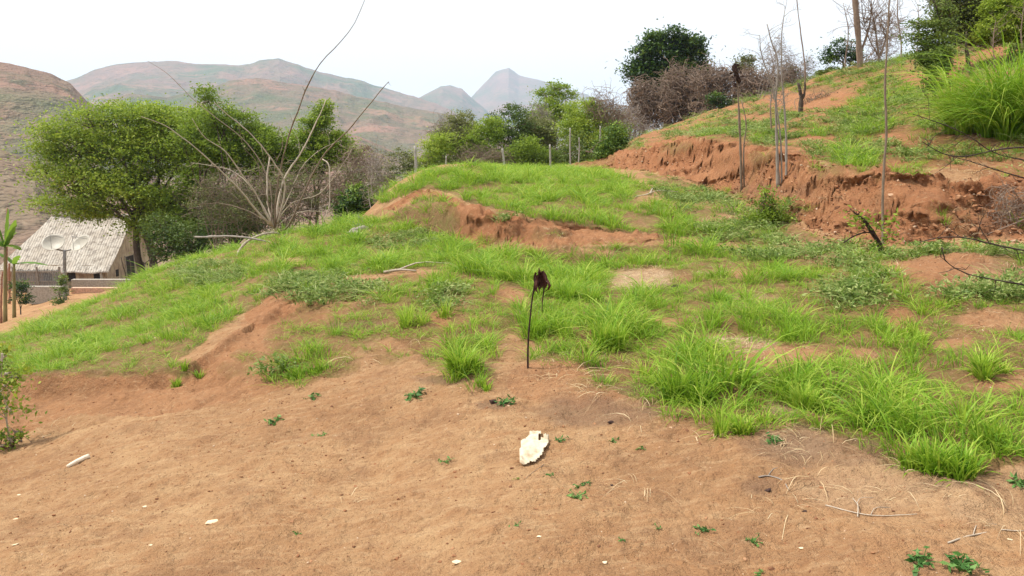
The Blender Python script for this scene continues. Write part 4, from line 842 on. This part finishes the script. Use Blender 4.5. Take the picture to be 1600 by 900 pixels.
# dead branch reaching in from the right
def deadbranch(label, Y, paths, tw, px0):
    t = thing('dead_branch', label, 'branch', foot(px0, Y), 'dead branches reaching in from the right'); par = []
    for pl, r0, r1 in paths:
        q = smoothpath([P(a, b, Y-.25*i/len(pl)) for i, (a, b) in enumerate(pl)], 24); q += np.cumsum(rng.normal(size=q.shape), 0)*.0018
        par.append(tubes(q[None], (np.linspace(r0, r1, 24)*(1+.15*rng.normal(size=24)))[None], 5))
        for j in range(tw):
            i = rng.integers(3, 24); e = q[i]+nrm(rng.normal(size=3)*[1, .8, .8]+[-.5, 0, .2])*rng.uniform(.06, .28); mm = (q[i]+e)/2+rng.normal(0, .02, 3); par.append(tube([q[i], mm, e], r1, r1*.4, 6, 3))
            e2 = mm+nrm(rng.normal(size=3))*.1; par.append(tube([mm, (mm+e2)/2+rng.normal(0, .008, 3), e2], r1*.6, r1*.3, 4, 3))
    under(t, 'branch', par, M_BLACKTWIG); return t, par
deadbranch('blackish twiggy dead branch hanging across the slope below the tall arching grass', 7.6, [([(1720,250),(1650,236),(1600,231),(1553,236),(1506,245),(1469,239),(1440,222)], .012, .004), ([(1700,320),(1600,278),(1553,264),(1522,254),(1490,245)], .010, .003), ([(1640,262),(1600,250),(1560,240),(1500,205),(1444,184),(1425,178)], .007, .003)], 13, 1760)
deadbranch('dark dead branch low over the earth mound, uppermost of the low pair', 6.6, [([(1720,420),(1650,398),(1600,392),(1547,382),(1506,373),(1469,373),(1440,380)], .011, .004), ([(1547,382),(1530,350),(1540,330)], .005, .002)], 10, 1740)
deadbranch('thin curved dead branch drooping on the earth mound, lowest at the right margin', 6.1, [([(1700,470),(1600,445),(1553,436),(1506,423),(1481,404),(1476,385)], .008, .004)], 8, 1730)
thicket('brush_pile', 'grey dead brush leaning on the cut bank at the right margin', 'brush', 9.2, 1580, [(1572,312,26,26),(1590,330,24,26),(1560,340,18,16)], 190, M_MAUVE, .004, stems=6, curl=.25, r0=.008)
# ---------------------------------------------------------------- the house in the valley and what stands round it
def wall_mat(nt, out):
    p = pos(nt); n1 = tex(nt, 1.2, 5, .6, p); n2 = tex(nt, 9, 4, .65, p); st = tex(nt, 3, 5, .6, mapv(nt, p, (3, 3, .5)))
    c = mixc(nt, ramp(nt, n1, [(.38, (0,0,0)), (.62, (1,1,1))]), (.46, .38, .27), (.34, .25, .18))
    c = mixc(nt, mth(nt, 'MULTIPLY', ramp(nt, st, [(.46, (0,0,0)), (.62, (1,1,1))]), .8), c, (.20, .15, .11)); bsdf(nt, out, c, .95, .1, n2, .4, .02)
def roof_mat(nt, out):
    p = pos(nt); n1 = tex(nt, .9, 5, .6, p); st = tex(nt, 5, 5, .65, mapv(nt, p, (5, .5, .5)))
    c = mixc(nt, ramp(nt, n1, [(.35, (0,0,0)), (.65, (1,1,1))]), (.58, .53, .46), (.44, .38, .31))
    c = mixc(nt, mth(nt, 'MULTIPLY', ramp(nt, st, [(.45, (0,0,0)), (.7, (1,1,1))]), .6), c, (.25, .21, .17)); n3 = tex(nt, 2.5, 6, .7, p); c = mixc(nt, ramp(nt, n3, [(.48, (0,0,0)), (.60, (.75,.75,.75))]), c, (.20, .17, .14)); w_ = nt.nodes.new('ShaderNodeTexWave'); w_.inputs['Scale'].default_value = 1.6; nt.links.new(p, w_.inputs[0]); c = mixc(nt, mth(nt, 'MULTIPLY', w_.outputs['Fac'], .12), c, (.24, .20, .17)); bsdf(nt, out, c, .9, .15, mth(nt, 'ADD', st, w_.outputs['Fac']), .8, .05)
def plain(name, col, rough=.8, var=.25, sc=8):
    def b(nt, out): n = tex(nt, sc, 4, .6, pos(nt)); bsdf(nt, out, mixc(nt, ramp(nt, n, [(.35, (0,0,0)), (.65, (1,1,1))]), tuple(x*(1-var) for x in col), tuple(min(x*(1+var), 1) for x in col)), rough, .2, n, .2, .01)
    return mat(name, b)
M_WALL = mat('stained_plaster', wall_mat); M_ROOF = mat('old_fibre_sheet', roof_mat); M_VOID = plain('dark_opening', (.03, .025, .022)); M_WOOD = plain('grey_planks', (.26, .22, .18))
M_STONEW = plain('pale_masonry', (.36, .32, .27)); M_PINK = plain('pink_render', (.55, .34, .24)); M_DISH = plain('off_white_dish', (.42, .39, .33), .5, .06); M_METAL = plain('grey_metal', (.22, .21, .2), .5)
def frame(ax):          # local axes -> world columns
    return np.array(ax, float).T
ang = math.radians(175.5-180); ex = np.array([math.cos(ang), math.sin(ang), 0]); ey = np.array([-math.sin(ang), math.cos(ang), 0]); FR = frame([ex, ey, [0, 0, 1]])
B0 = P(166, 415, 57.0); zf = B0[2]-2.0; HO = np.array([B0[0], B0[1], zf])       # right front corner, ground
LN, WD, EH, RH = 7.8, 7.0, 2.0, 5.25
hs = thing('farmhouse', 'small old farmhouse with a steep pale grey roof down in the valley', 'house', HO)
lp = lambda q: (np.asarray(q, float)@FR.T+HO)
# walls: prism with gables
v = np.array([[-LN,0,0],[0,0,0],[0,WD,0],[-LN,WD,0],[-LN,0,EH],[0,0,EH],[0,WD,EH],[-LN,WD,EH],[0,WD/2,RH-.12],[-LN+2.3,WD/2,RH-.35]])
under(hs, 'wall', (lp(v), [np.array([[0,1,5,4],[2,3,7,6],[0,3,2,1]]), np.array([[1,2,6,8,5],[3,0,4,9,7]])]), M_WALL, False)
def slab(a, b, c, d, t): # four corners, thickness downward along normal
    q = np.array([a, b, c, d], float); nn = nrm(np.cross(q[1]-q[0], q[3]-q[0])); lo = q-nn*t
    return np.concatenate([q, lo]), np.array([[0,1,2,3],[7,6,5,4],[0,4,5,1],[1,5,6,2],[2,6,7,3],[3,7,4,0]])
def roofside(sgn):
    # slightly sagging sheet, built of strips
    nx, ny = 16, 6; P0 = []
    for i in range(nx+1):
        for j in range(ny+1):
            u = i/nx; w_ = j/ny; x = -LN-.35+(LN+.75)*u; x = x+(.9*(1-w_)*0 if 0 else 0); hip = 2.1*w_*(u < .5)*(1-2*u)
            yy = WD/2-(WD/2+.45)*(1-w_) if sgn < 0 else WD/2+(WD/2+.45)*(1-w_); z = EH-.38+(RH-EH+.38)*w_+.05*math.sin(i*1.3+j)-.06*math.sin(math.pi*u)
            P0.append([x+hip, yy, z])
    top = np.array(P0); bot = top-[0, 0, .09]; nn = len(top); f = grid_faces(nx+1, ny+1); 
    rim = [i*(ny+1) for i in range(nx+1)]+[nx*(ny+1)+j for j in range(1, ny+1)]+[i*(ny+1)+ny for i in range(nx-1, -1, -1)]+[j for j in range(ny-1, 0, -1)]
    rf = np.array([[rim[k], rim[(k+1) % len(rim)], rim[(k+1) % len(rim)]+nn, rim[k]+nn] for k in range(len(rim))])
    return lp(np.concatenate([top, bot])), [np.concatenate([f, f[:, ::-1]+nn, rf])]
rf = under(hs, 'roof', [roofside(-1), roofside(1)], M_ROOF, False)
o = link('ridge_cap', raw_mesh('ridge_cap', *[q for q in ((lambda b_: (lp(b_[0])-HO, b_[1]))(box((-LN+1.7, WD/2-.14, RH-.0), (.4, WD/2+.14, RH+.1))))], False), M_STONEW, rf)
dr = under(hs, 'door', [(lambda b_: (lp(b_[0]), b_[1]))(box((.0, 2.5, .02), (.03, 3.6, 2.25)))], M_VOID, False)
for y0, y1 in ((2.4, 2.5), (3.6, 3.7)): under(hs, 'door_post', [(lambda b_: (lp(b_[0]), b_[1]))(box((.0, y0, 0), (.05, y1, 2.35)))], M_WOOD, False)
for x0, x1, z0, z1, nm in ((-7.0, -6.2, .8, 1.6, 'window'), (-4.9, -4.2, .75, 1.6, 'window'), (-1.0, -.35, .1, 1.75, 'porch_opening'), (-3.0, -2.4, .8, 1.6, 'window')):
    under(hs, nm, [(lambda b_: (lp(b_[0]), b_[1]))(box((x0, -.03, z0), (x1, .0, z1)))], M_VOID, False)
for y0 in (1.1, 4.7): under(hs, 'window', [(lambda b_: (lp(b_[0]), b_[1]))(box((.0, y0, 1.0), (.03, y0+.35, 1.5)))], M_VOID, False)
for x in (-6.6, -3.4, -.3): under(hs, 'porch_post', [(lambda b_: (lp(b_[0]), b_[1]))(box((x, -.40, -.3), (x+.12, -.28, 1.62)))], M_STONEW, False)
def wbox(name, label, cat, pxl, pxr, top, bot, Y, th_, m, group=None, yl=0.0):
    a = P(pxl, bot, Y+yl); b = P(pxr, bot, Y); hgt = P(pxl, top, Y)[2]-P(pxl, bot, Y)[2]; d = b-a; ln = np.hypot(d[0], d[1]); x_ = np.array([d[0]/ln, d[1]/ln, 0]); y_ = np.array([-x_[1], x_[0], 0])
    q, f = box((0, 0, -.6), (ln, th_, hgt)); q = q@frame([x_, y_, [0, 0, 1]]).T+a
    return a, q, f, x_, y_, ln, hgt
for (a_, b_, t_, c_, Y_, m_, lab) in [(112, 215, 437, 447, 54.5, M_STONEW, 'low pale masonry terrace wall in front of the farmhouse'), (112, 190, 450, 463, 52.5, M_PINK, 'lower pinkish retaining wall under the pale terrace wall'), (42, 104, 448, 461, 51.5, M_STONEW, 'low plank edged wall below the slatted fence')]:
    a, q, f, x_, y_, ln, hg = wbox('w', '', '', a_, b_, t_, c_, Y_, .35, m_); o = put('retaining_wall', (q, f), m_, None, a, False); tag(o, lab, 'wall', 'terrace walls round the farmhouse')
a, q, f, x_, y_, ln, hg = wbox('w', '', '', 22, 97, 420, 446, 53.0, .06, M_WOOD)
fn = thing('slatted_fence', 'dark grey slatted fence left of the dish pole', 'fence', a)
A3 = frame([x_, y_, [0, 0, 1]])
under(fn, 'slats', [(lambda b_: (b_[0]@A3.T+a, b_[1]))(box((s, .02, -.4), (s+.07, .05, hg*rng.uniform(.9, 1)))) for s in np.arange(.03, ln, .115)], M_METAL, False)
for s in (0, ln/2, ln-.1): under(fn, 'post', [(lambda b_: (b_[0]@A3.T+a, b_[1]))(box((s, -.08, -.6), (s+.1, .018, hg+.15)))], M_WOOD, False)
for z_ in (.25, hg*.8): under(fn, 'rail', [(lambda b_: (b_[0]@A3.T+a, b_[1]))(box((.1, -.05, z_), (ln-.1, .018, z_+.08)))], M_WOOD, False)
# two dish aerials back to back on one pole
gp = foot(101, 49.5); dt = thing('satellite_dish_pair', 'pair of large off white satellite dishes on one dark pole before the roof', 'satellite dish', gp)
top = P(101, 392, 49.5); under(dt, 'pole', [tube([gp-[0, 0, .3], (gp+top)/2, top], .14, .09, 6, 8)], M_METAL)
under(dt, 'cross_arm', [tube([top+[-.55, 0, .12], top, top+[.55, 0, .12]], .05, .05, 6, 6)], M_METAL)
def dish(c, aim, R_):
    aim = nrm(np.array(aim, float)); s = nrm(np.cross(aim, [0, 0, 1])); u = np.cross(s, aim); nr_, na_ = 9, 32; V = []
    for side in (0, .025):
        for i in range(nr_+1):
            r = R_*i/nr_
            for j in range(na_): a = 2*math.pi*j/na_; V.append(c+(s*math.cos(a)+u*math.sin(a))*r+aim*(r*r/(R_*R_)*.27*R_*1.35-side))
    V = np.array(V); f = []; h = (nr_+1)*na_
    for i in range(nr_):
        for j in range(na_): k = i*na_+j; k2 = i*na_+(j+1) % na_; f.append([k, k2, k2+na_, k+na_]); f.append([h+k, h+k+na_, h+k2+na_, h+k2])
    for j in range(na_): k = nr_*na_+j; k2 = nr_*na_+(j+1) % na_; f.append([k, k2, h+k2, h+k])
    return (V, np.array(f)), aim, s, u
for (a_, b_, aim, R_, pl) in [(83, 378, (.15, -.62, .72), .66, 1), (124, 379, (-.30, -.62, .70), .64, 1)]:
    c = P(a_, b_, 49.5)-nrm(np.array(aim))*.25; (dm), am, s, u = dish(c, aim, R_); d = under(dt, 'dish', [dm], M_DISH)
    arms = [tube([c+(s*math.cos(q)+u*math.sin(q))*R_*.92+am*.27, c+(s*math.cos(q)+u*math.sin(q))*R_*.4+am*.6, c+am*.85], .014, .014, 5, 4) for q in (.5, 2.6, 4.7)]+[(lambda v_: (v_[0]*.07+c+am*.85, v_[1]))(pebble())]
    v, f, a = join([(p[0], p[1], None) for p in arms]); o = link('feed_arm', raw_mesh('feed_arm', v-np.array(gp), f), M_METAL, d)
# banana plant and clutter at the left margin
def banana(label, px, Y, top, lf, m=M_BANANA):
    b = foot(px, Y); t = thing('banana_plant', label, 'banana plant', b, 'banana plants at the left margin'); T = P(px, top, Y); under(t, 'trunk', [tube([b-[0, 0, .1], (b+T)/2, T], .09, .05, 8, 8)], barky('banana_sheath', (.20, .17, .08), (.32, .30, .14), 8))
    for (dx, dz_, ln, wd) in lf:
        d = np.array([dx, rng.uniform(-.5, .3), 0]); n_ = 14; tt = np.linspace(0, 1, n_); q = T+np.stack([d[0]*tt, d[1]*tt, dz_*tt-(ln*.45)*tt**2.4], 1)
        s = nrm(np.cross(np.gradient(q, axis=0), [0, 0, 1.0])+[0, .001, 0]); wv = wd*np.sin(np.pi*np.clip(tt*.9+.06, 0, 1))**.6*(1+.18*np.where(np.arange(n_) % 3 == 0, -1, .4)); drp = np.array([0, 0, -.35])*wv[:, None]
        V = np.stack([q-s*wv[:, None]+drp, q, q+s*wv[:, None]+drp], 1).reshape(-1, 3); i = np.arange(n_-1)*3
        f = np.concatenate([np.stack([i, i+1, i+4, i+3], 1), np.stack([i+1, i+2, i+5, i+4], 1)]); under(t, 'leaf', [(V, f, np.full(len(V), rng.uniform(.35, .8)))], m)
    return t
banana('banana plant with an upright light leaf, nearest to the left margin', 8, 34, 385, [(.5, 1.0, .9, .17), (-.9, .5, .9, .17), (.75, 1.3, .3, .19), (-.4, 1.3, .5, .18), (.3, 1.7, .2, .16), (-.7, .8, 1.2, .2), (.9, .4, 1.1, .18), (-.2, 1.9, .1, .12)])
banana('banana plant whose leaf hangs over in a flat arch toward the dish pole', 22, 37, 412, [(1.6, .35, .9, .17), (.5, .8, .8, .16), (-.8, .9, .9, .17)])
bare('gate_post', 'reddish slim post standing in front of the slatted fence', 'post', 46, [([(15,475),(14,440),(14,412)], .07, .06, 0)], plain('reddish_wood', (.30, .15, .10)), base_px=15)
bare('gate_post', 'leaning reddish cane at the very left margin of the picture', 'post', 33, [([(2,505),(3,455),(6,425)], .05, .03, 0)], plain('reddish_wood', (.30, .15, .10)), base_px=3)
bare('cane', 'tall reddish cane rising above the banana leaves', 'cane', 35, [([(10,470),(11,380),(12,325)], .04, .03, 0)], plain('reddish_wood', (.30, .15, .10)), base_px=10)
tree('leafy_bush', 'dark bush in front of the low plank edged wall', 'bush', 44, 95, [(95,455,9,14),(90,470,9,9),(99,438,6,10)], 2600, .11, M_TREE_D, r0=.04, fork=.4, clump=.15)
tree('leafy_bush', 'deep green bush below the slatted fence at the left margin', 'bush', 43, 32, [(30,447,14,10),(26,462,12,14),(42,468,9,10)], 3200, .11, M_DARK, r0=.04, fork=.4, clump=.16)
bare('clothes_pole', 'thin forked dark pole beside the farmhouse door', 'pole', 52, [([(200,446),(196,425),(190,402)], .05, .03, 0), ([(205,446),(206,420),(203,405)], .04, .03, 0)], M_BARK, base_px=199)

# ---------------------------------------------------------------- single clumps of grass, weeds and litter in the foreground
GC = 'tall single grass clumps'
def clump(px, row, wpx, hpx, n, label, m=M_GRASS, lean=.55, wid=.0095, name='grass_clump', group=GC, droop=.3, K_=6):
    g = on(px, row); k = g[1]/1215; R_ = wpx*k; H = hpx*k*.84
    nb = max(4, int(wpx/9)); cs = g+np.stack([rng.normal(0, .36, nb)*R_, rng.normal(0, .28, nb)*R_, np.zeros(nb)], 1); cs[:, 2] = zs(cs[:, 0], cs[:, 1])-.01
    per = [blades(c, n//nb, R_*.24, H*rng.uniform(.55, 1.12), wid, lean*rng.uniform(.55, 1.2), K_, droop=droop) for c in cs]
    per.append(blades(cs, max(n//nb//4, 4), R_*.35, H*.5, wid, 1.2, K_, droop=.5))
    o = put(name, per, m, None, tuple(g)); return tag(o, label, 'grass clump', group)
for a in [(722,585,52,75,420,'tall bright grass clump alone on the bare bank, left of the charred stick'), (1092,626,62,78,560,'biggest bushy grass clump in the middle of the patch, right of the charred stick'),
          (1010,590,40,45,200,'shorter grass clump just left of the biggest bushy one'), (900,475,48,60,360,'tall grass clump standing behind and right of the charred stick'),
          (848,525,46,55,320,'grass clump directly behind the foot of the charred stick'), (955,545,46,66,340,'upright grass clump between the charred stick and the biggest bushy one'),
          (1462,738,84,70,620,'largest nearest grass clump at the lower right border of the grass'), (1360,655,46,60,300,'broad grass clump up left of the largest nearest one'),
          (1555,696,50,68,320,'tall grass clump at the right margin beside the largest nearest one'), (1535,590,42,60,280,'upright grass clump at the right margin above the earth hollow'),
          (1240,530,26,40,160,'small grass clump in the bare hollow right of the biggest bushy one'), (1440,530,40,42,200,'grass clump on the dark edged ledge in the right patch'),
          (1160,675,50,46,260,'low splayed grass clump at the border right of the paper scrap'), (1265,640,50,60,300,'grass clump above the grey bare notch in the border'),
          (645,505,40,40,220,'grass clump on the crest of the bank, left of the tall bright one'), (478,585,36,34,200,'grass clump hanging low on the bare bank at left'),
          (293,588,22,24,160,'small round grass clump at the foot of the left grass slope'), (757,610,24,26,90,'thin little grass clump below the tall bright one')]:
    clump(*a)
ga = on(1545, 222)
for i, (px, row, w_, h_p, lab) in enumerate([(1508,205,30,70,'arching tall cane grass, left tuft of the big stand on the slope'), (1550,212,34,95,'arching tall cane grass, highest tuft of the big stand on the slope'), (1600,214,34,100,'arching tall cane grass, tuft of the big stand at the right margin')]):
    clump(px, row, w_*1.2, h_p*2.35, 560, lab, M_GRASS, .8, .018, 'cane_grass', 'tall arching cane grass', .62, 9)
def weed(px, row, s, n, label, m=M_WEED, up=.5):
    g = on(px, row); k = g[1]/1215; R_ = s*k; c = g+rng.normal(size=(n, 3))*[R_*.5, R_*.5, 0]; c[:, 2] = zs(c[:, 0], c[:, 1])+rng.uniform(.1, .8, n)*R_*.55
    az = np.arctan2(c[:, 1]-g[1], c[:, 0]-g[0]); base = np.tile(g, (n, 1)); st = [tubes(np.stack([base, (base+c)/2+[0, 0, R_*.1], c], 1), np.full((n, 3), .0016), 3)]
    o = put('weed', [leaves(c, R_*.75, up, .38), leaves(c+rng.normal(0, R_*.12, c.shape), R_*.6, up, .38)]+st, m, None, tuple(g)); return tag(o, label, 'weed', 'small weeds on the bare earth')
for a in [(430,660,13,16,'small bright weed high on the bare bank, left of all others'), (503,678,9,9,'tiny faint weed right below the leftmost bright one'), (487,622,12,12,'small ragged weed under the low grass clump at left'),
          (650,625,17,16,'flat weed halfway between the left weeds and the charred stick'), (790,634,16,22,'green weed beside the dark clod below the charred stick'),
          (912,764,13,12,'fresh weed right below the paper scrap, upper of two'), (900,782,15,14,'fresh weed right below the paper scrap, lower of two'), (876,693,11,10,'small weed touching the right of the paper scrap'),
          (697,720,12,9,'flat grey green weed left of the paper scrap'), (810,752,6,5,'tiny yellow green weed under the paper scrap', M_YEL), (858,748,10,8,'faint weed below right of the paper scrap'),
          (955,690,10,8,'faint weed between the paper scrap and the grass border'), (1005,700,10,8,'faint weed nearer the grass border than its faint neighbour'), (1097,832,15,14,'round weed on the lower middle earth'), (1178,850,14,10,'small pale weed right of the round one'),
          (464,830,8,6,'tiny weed on the lower left earth'), (808,826,9,6,'tiny weed on the lower middle earth'), (970,854,8,6,'tiny weed left of the round one at the bottom'), (1028,832,9,6,'very small weed just left of the round one'), (1210,692,18,16,'weed trailing off the grass border into the bare soil'),
          (1592,765,18,22,'leafy weed at the right margin below the grass'), (1500,898,30,26,'wide weed on the bottom edge at right'), (1440,888,26,22,'spreading weed on the bottom edge, left of the wide one'), (1185,896,12,10,'weed cut by the bottom edge in the middle')]:
    weed(*a)
# charred stick
g = on(825, 583); Yc = g[1]; st = thing('charred_stick', 'thin upright stick with a charred bundle of leaves at its top', 'stick', g)
under(st, 'stick', [tube([g-[0, 0, .06], P(825, 545, Yc), P(828, 500, Yc), P(832, 465, Yc), P(838, 430, Yc)], .0085, .0055, 16, 6, .0006)], M_BURNT)
cc = P(844, 441, Yc)+rng.normal(size=(90, 3))*[.018, .018, .032]
def hang(c, L_, w_):     # curled hanging dead leaves
    N = len(c); az = rng.uniform(0, 6.3, N); s = np.stack([np.cos(az), np.sin(az), 0*az], 1); n2 = np.cross(s, [0, 0, 1.0]); t = np.linspace(0, 1, 5)[None, :, None]; ln = L_*rng.uniform(.6, 1.2, N)[:, None, None]
    q = c[:, None]+[0, 0, -1.0]*ln*t+n2[:, None]*ln*.25*np.sin(t*3)*rng.normal(size=(N, 1, 1)); wv = w_*np.sin(np.pi*(t*.85+.1))
    V = np.stack([q-s[:, None]*wv, q+n2[:, None]*wv*.5, q+s[:, None]*wv], 2).reshape(-1, 3); i = np.arange(4)*3; f = np.concatenate([np.stack([i, i+1, i+4, i+3], 1), np.stack([i+1, i+2, i+5, i+4], 1)])
    return V, (f[None]+(np.arange(N)*15)[:, None, None]).reshape(-1, 4), None
under(st, 'charred_bundle', [hang(P(844, 426, Yc)+rng.normal(size=(36, 3))*[.015, .015, .012], .11, .011)], barky('charred_leaf', (.05, .022, .018), (.14, .06, .045), 90))
under(st, 'hanging_strip', [tube([P(836, 440, Yc), P(835, 452, Yc), P(832, 463, Yc)], .008, .004, 6, 5), tube([P(849, 440, Yc), P(850, 452, Yc), P(848, 465, Yc), P(847, 492, Yc)], .007, .0015, 8, 5)], M_BURNT)
# paper scrap: crumpled sheet with its own outline
g = on(831, 712)
def scrap(g, outline, tilt, m, name, label, cat, crumple=.022, thick=.002, group=None):
    k = g[1]/1215; dzr = .45; import bmesh
    ol = np.array(outline, float); c0 = ol.mean(0); W = []
    gx = np.linspace(ol[:, 0].min(), ol[:, 0].max(), 26); gy = np.linspace(ol[:, 1].min(), ol[:, 1].max(), 30); GX, GY = np.meshgrid(gx, gy); ins = inpoly(GX, GY, [tuple(p) for p in ol])
    idx = -np.ones(GX.shape, int); idx[ins] = np.arange(ins.sum()); pts_ = []
    for a_, b_ in zip(GX[ins], GY[ins]): q = on(a_, b_); pts_.append(q)
    pts_ = np.array(pts_); pts_[:, 2] = pts_[:, 2]+(pts_[:, 1]-g[1])*tilt*0+(pts_[:, 0]-g[0])*.05*0+.014+crumple*2.2*(ridged(pts_[:, 0]*14, pts_[:, 1]*11, 5, 3)-.5)
    f = [[idx[i, j], idx[i, j+1], idx[i+1, j+1], idx[i+1, j]] for i in range(29) for j in range(25) if min(idx[i, j], idx[i, j+1], idx[i+1, j+1], idx[i+1, j]) >= 0]
    o = put(name, (pts_, np.array(f)), m, None, tuple(g)); o.modifiers.new('thickness', 'SOLIDIFY').thickness = thick; tag(o, label, cat, group); return o
def paper(nt, out):
    p = pos(nt); n = tex(nt, 22, 4, .6, p); bsdf(nt, out, mixc(nt, ramp(nt, n, [(.45, (0,0,0)), (.68, (1,1,1))]), (.58, .50, .37), (.40, .30, .19)), .75, .2, tex(nt, 60, 3, .6, p), .3, .004)
M_PAPER = mat('creamy_paper', paper)
scrap(g, [(811,731),(810,718),(813,706),(813,696),(821,689),(827,680),(836,674),(847,675),(846,685),(841,694),(848,690),(852,684),(859,689),(857,700),(851,708),(848,716),(838,722),(828,729),(817,732)], .28, M_PAPER, 'paper_scrap', 'crumpled cream coloured scrap with a notched edge lying on the bare earth', 'scrap')
g = on(122, 726); o = put('pale_stick', [tube([on(106, 734)+[0, 0, .01], on(118, 728)+[0, 0, .02], on(139, 718)+[0, 0, .012]], .012, .018, 10, 7, .0008)], plain('bleached_wood', (.72, .62, .48)), None, tuple(g)); tag(o, 'short bleached stick lying on the earth at the lower left', 'stick')
GW = 'pale chips of stone on the earth'
for (px, row, s, lab) in [(331,821,13,'cream coloured flat chip, largest pale stone at the lower left'), (715,880,10,'yellowish pale chip near the bottom middle'), (30,775,4,'tiny pale stone at the left, uppermost of its row'), (25,812,6,'pale stone near the left margin, second down'), (25,866,6,'pale stone near the left margin, lowest'), (946,877,6,'whitish pebble at the bottom right of the yellowish chip'), (843,848,5,'white pebble on the lower middle earth'), (226,787,5,'small pale pebble between the bleached stick and the largest chip'), (236,860,4,'tiny pebble below the small pale pebble at lower left'), (1252,860,6,'pale pebble on the earth right of the round weed'), (1577,850,5,'white pebble at the right margin')]:
    g = on(px, row); k = g[1]/1215; v, f = pebble(); Rz = rng.uniform(-.6, .6); q = v*[s*k, s*k*.55*1.6, s*k*.3]; q = np.stack([q[:, 0]*math.cos(Rz)-q[:, 1]*math.sin(Rz), q[:, 0]*math.sin(Rz)+q[:, 1]*math.cos(Rz), q[:, 2]], 1)
    o = put('stone', (q+g+[0, 0, s*k*.12], f), plain('pale_stone', (.66, .54, .36)), None, tuple(g), False); tag(o, lab, 'stone', GW)
GD = 'dark clods on the earth'
for (px, row, s, lab) in [(772,633,9,'dark clod beside the weed below the charred stick'), (955,660,7,'dark clod in the brown stain left of the grass border'), (870,548,5,'dark clod near the foot of the charred stick'), (956,756,4,'round dark clod right of the fresh weed pair'), (1055,449,9,'dark burnt lump beside the pale sandy patch'), (1257,802,5,'dark clod below the dry twig'), (1200,770,7,'blackish clod under the dry twig')]:
    g = on(px, row); k = g[1]/1215; v, f = pebble(); o = put('clod', (v*[s*k, s*k, s*k*.8]+g+[0, 0, s*k*.2], f), M_BURNT, None, tuple(g), False); tag(o, lab, 'clod', GD)
for (pl, r, lab, m_) in [([(1185,752),(1200,748),(1218,752),(1232,766)], .004, 'curved grey dry twig on the earth below the grass border', M_GREY), ([(600,428),(622,426),(650,424)], .02, 'pale dead stick lying at the border of the middle grass', M_PALE),
                         ([(1340,810),(1338,790),(1330,780)], .003, 'small forked straw coloured twig at lower right', M_PALE), ([(1480,862),(1520,842),(1570,835),(1600,838)], .004, 'long straw coloured stalk at the lower right margin', M_PALE), ([(1290,790),(1360,806),(1430,812)], .0035, 'straight pale stalk lying across the straw at lower right', M_PALE),
                         ([(1020,295),(1012,304),(990,310)], .02, 'pale dead chip of wood on the terrace below the bank', M_PALE), ([(850,690+40),(838,740),(820,752)], .002, 'fine brown rootlet under the paper scrap', M_TWIG)]:
    q = [on(a, b)+[0, 0, r*1.2] for a, b in pl]; o = put('dry_twig', [tube(q, r, r*.5, 12, 5, .0012)]+[tube([q[1], q[1]+np.array([.05, .06, .01])*r/.004, q[1]+np.array([.13, .07, .005])*r/.004], r*.6, r*.3, 6, 4)], m_, None, tuple(q[0])); tag(o, lab, 'twig', 'dry twigs on the ground')
# shrub at the left margin
t = tree('yellow_green_shrub', 'yellow green shrub with a thin pale stem at the left margin beside the dirt', 'shrub', on(8, 700)[1], 6, [(-10,560,26,20),(10,590,20,14),(18,605,14,9),(-12,620,24,22),(14,640,12,10),(-8,672,22,16)], 1300, .045, M_YEL, M_PALE, r0=.01, fork=.5, clump=.06, per=3)
tree('small_bush', 'low brown twigged bush at the left margin below the yellow green shrub', 'bush', on(20, 700)[1], 22, [(26,690,12,8),(8,698,14,9),(32,680,6,8)], 260, .035, M_YEL, M_TWIG, r0=.006, fork=.4, clump=.05, per=7, nforks=2, spread=.1)
